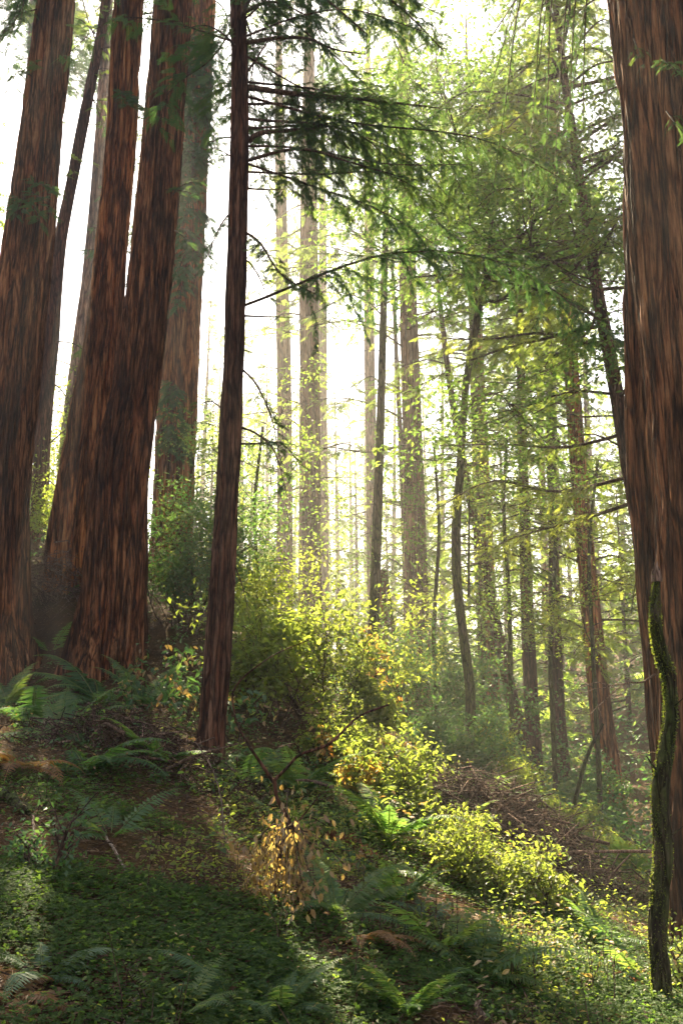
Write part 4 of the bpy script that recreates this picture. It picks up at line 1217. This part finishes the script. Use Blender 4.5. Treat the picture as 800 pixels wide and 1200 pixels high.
def d_sorrel(x, y):
    p = fbm(x * 1.1 + 3, y * 1.1 + 8, 21, 3)
    zone = np.exp(-(((x + 1.3 + .06 * (y - 6)) / 1.0) ** 2)) * (y < 8.6) + np.exp(-(((x - 1.2) / 1.6) ** 2)) * 1.0
    return np.clip((p - .42) * 6, 0, 1) * np.clip(zone * 1.3 + .12, 0, 1)


a = Acc()
p = slope_pts(120000, -4.2, 5.0, 3.2, 12.5, d_sorrel); n = len(p)
p[:, 2] += rng.uniform(.01, .09, n) * (.5 + fbm(p[:, 0] * 3, p[:, 1] * 3, 33, 2))
nr = UP + rng.normal(0, .33, (n, 3)); dd = rdir(n, -.25, .25)
scatter(a, TREFOIL, p, dd, nr, rng.uniform(.020, .036, n))
tag(a.build("sorrel_carpet", M['sorrel']), "low carpet of clover-like sorrel over the slope", "ground cover", kind="stuff")

a = Acc()
p = slope_pts(80000, -6, 7, 3.2, 17, lambda x, y: .5 + .5 * (fbm(x * .8, y * .8, 41, 3) > .5)); n = len(p)
p[:, 2] += rng.uniform(.0, .03, n)
scatter(a, LEAF, p, rdir(n, -.3, .3), UP + rng.normal(0, .5, (n, 3)), rng.uniform(.015, .042, n))
for k in range(2600):
    b = p[rng.integers(0, n)]; d = rdir(1, -.15, .2)[0]; l = rng.uniform(.1, .5)
    q = np.array([b, b + d * l * .5 + rng.normal(0, .03, 3), b + d * l]); q[:, 2] = ground_h(q[:, 0], q[:, 1]) + .02 + rng.uniform(0, .04)
    tube(a, q, [.004, .003, .0015], 4, 1)
q = slope_pts(60000, -6, 7, 3.2, 15, lambda x, y: .8); q[:, 2] += rng.uniform(.002, .03, len(q))
scatter(a, (np.array([[0, 0, 0], [.5, .07, .03], [1, 0, 0], [.5, -.07, .03]]), np.array([[0, 1, 2, 3]])), q, rdir(len(q), -.15, .15), UP + rng.normal(0, .4, (len(q), 3)), rng.uniform(.03, .10, len(q)))
tag(a.build("leaf_litter", [M['litter'], M['twig']]), "dry brown leaves and twigs strewn over the forest floor", "leaf litter", kind="stuff")

# leafy herbs in clumps over the sunny slope
def herb_clumps(name, label, n, x0, x1, y0, y1, dens, mats, hmin, hmax, smin, smax, per):
    a = Acc()
    c = slope_pts(n, x0, x1, y0, y1, dens); n = len(c)
    for mi in range(len(mats)):
        q = c[rng.random(n) < (.62, .26, .12)[mi] * 1.0]
        m = len(q); hs = hmin + (hmax - hmin) * rng.random(m) ** 2.2; ss = smin + (smax - smin) * rng.random(m) ** 1.8
        k = per; h = np.repeat(hs, k); sz = np.repeat(ss * np.clip(q[:, 1] / 9.5, .4, 1), k) * rng.uniform(.55, 1.2, m * k)
        t = rng.random(m * k) ** .7
        pos = np.repeat(q, k, 0) + UP * (h * t)[:, None] + rng.normal(0, 1, (m * k, 3)) * (.05 + .35 * h)[:, None] * np.array([.5, .5, .12])
        tone = np.repeat(rng.random(m), k)
        scatter(a, LEAF, pos, rdir(m * k, -.6, .35), UP + rng.normal(0, .45, (m * k, 3)), sz, mi, np.clip(.6 * tone + .4 * rng.random(m * k), 0, 1))
    for b in c[:: 3]:
        h = rng.uniform(hmin, hmax) * .7
        tube(a, np.array([b, b + UP * h * .5 + rng.normal(0, .02, 3), b + UP * h + rng.normal(0, .05, 3)]), [.004, .003, .0015], 3, len(mats))
    tag(a.build(name, [M[m] for m in mats] + [M['twig']]), label, "undergrowth", kind="stuff")


herb_clumps("herb_layer", "mixed leafy herbs covering the sunny part of the slope", 4200, -1.2, 6, 4.0, 16,
            lambda x, y: np.clip((fbm(x * 1.3 + 5, y * 1.3, 51, 3) - .46) * 9, 0, 1) * np.clip(.05 + np.exp(-((x - .9 - .12 * (y - 9)) / 1.7) ** 2), 0, 1),
            ['bush', 'bay', 'wither'], .06, .5, .028, .085, 13)

# dim undergrowth of the bank and the valley
herb_clumps("bank_undergrowth", "dim low undergrowth on the bank around the big redwoods", 2600, -9, .6, 5.4, 26,
            lambda x, y: np.clip((fbm(x * 1.0 + 5, y * 1.0, 61, 3) - .5) * 9, 0, 1) * np.where(y < 8, .35, .9),
            ['bush_dark', 'fern', 'wither'], .05, .4, .025, .075, 10)

a = Acc()
p = slope_pts(16000, -25, 48, 14, 100, lambda x, y: np.clip((fbm(x * .35 + 5, y * .35, 71, 3) - .36) * 7, 0, 1) * np.where((x < 1.5) & (y < 17), 0, 1)); n = len(p); m = 9
s = p[:, 1] / 24
hh = rng.uniform(.2, 1.3, n) * np.clip(s - .35, .3, 1.6); tt = np.linspace(.15, 1, m)[None, :, None]
pos = (p[:, None] + (UP * hh[:, None])[:, None] * tt).reshape(-1, 3) + rng.normal(0, .3, (n * m, 3)) * np.repeat(np.clip(s, .6, 1.6), m)[:, None]
scatter(a, LEAF_S, pos, rdir(n * m, -.7, .4), UP * .6 + rdir(n * m) * .6, rng.uniform(.09, .2, n * m) * np.repeat(np.clip(s, .6, 2.2), m))
tag(a.build("valley_undergrowth", M['bush_dark']), "blue-green thicket covering the shaded valley side", "undergrowth", kind="stuff")

# ================================================================== HAZE, SKY, SUN, CAMERA
def box(name, lo, hi):
    a = Acc(); x0, y0, z0 = lo; x1, y1, z1 = hi
    v = [(x0, y0, z0), (x1, y0, z0), (x1, y1, z0), (x0, y1, z0), (x0, y0, z1), (x1, y0, z1), (x1, y1, z1), (x0, y1, z1)]
    a.add(v, [(0, 3, 2, 1), (4, 5, 6, 7), (0, 1, 5, 4), (1, 2, 6, 5), (2, 3, 7, 6), (3, 0, 4, 7)])
    m, nt, out = newmat("misty_air")
    pv = nt.nodes.new("ShaderNodeVolumePrincipled")
    pv.inputs["Color"].default_value = (.98, .97, .94, 1); pv.inputs["Density"].default_value = HAZE; pv.inputs["Anisotropy"].default_value = .38
    nt.links.new(pv.outputs[0], out.inputs["Volume"])
    o = a.build(name, m); tag(o, kind="stuff")
    return o


HAZE = .0021
allz = [o for o in bpy.data.objects if o.type == 'MESH']
zmin = min(float(ground_h(np.linspace(-240, 240, 60), np.full(60, yy)).min()) for yy in np.linspace(-240, 240, 60))
box("haze", (-245, -245, zmin - 2.5), (245, 245, 48))

W = bpy.data.worlds.new("World"); SC.world = W; W.use_nodes = True
nt = W.node_tree; bg = nt.nodes["Background"]
sky = nt.nodes.new("ShaderNodeTexSky"); sky.sky_type = 'NISHITA'; sky.sun_disc = False
sky.sun_elevation = SUN_EL; sky.sun_rotation = SUN_AZ
sky.air_density = 1.0; sky.dust_density = 1.6; sky.ozone_density = .6
hs = nt.nodes.new("ShaderNodeHueSaturation"); hs.inputs["Saturation"].default_value = .55
nt.links.new(sky.outputs[0], hs.inputs["Color"]); nt.links.new(hs.outputs[0], bg.inputs[0]); bg.inputs[1].default_value = .05

L = bpy.data.lights.new("sun", 'SUN'); L.energy = 5.0; L.angle = R(.5); L.color = (1, .84, .57)
so = bpy.data.objects.new("sun", L); COL.objects.link(so)
from mathutils import Vector
so.rotation_euler = Vector(tuple(-SUNV)).to_track_quat('-Z', 'Y').to_euler()
so.location = (0, 0, 60)

cam = bpy.data.cameras.new("camera"); co = bpy.data.objects.new("camera", cam); COL.objects.link(co)
cam.sensor_fit = 'VERTICAL'; cam.sensor_height = 36.0; cam.lens = 36.0 * FPX / 1200.0
cam.clip_start = .05; cam.clip_end = 1500
co.location = (0, 0, EYE); co.rotation_euler = (math.pi / 2 + PITCH, 0, 0)
SC.camera = co

vs = SC.view_settings
vs.view_transform = 'Standard'; vs.look = 'None'; vs.gamma = 1.0; vs.use_curve_mapping = False
vs.exposure = 2.95
cy = SC.cycles
cy.max_bounces = 6; cy.diffuse_bounces = 4; cy.glossy_bounces = 1; cy.transmission_bounces = 5; cy.volume_bounces = 0; cy.transparent_max_bounces = 4
cy.use_denoising = True
cy.caustics_reflective = False; cy.caustics_refractive = False
cy.sample_clamp_indirect = 8
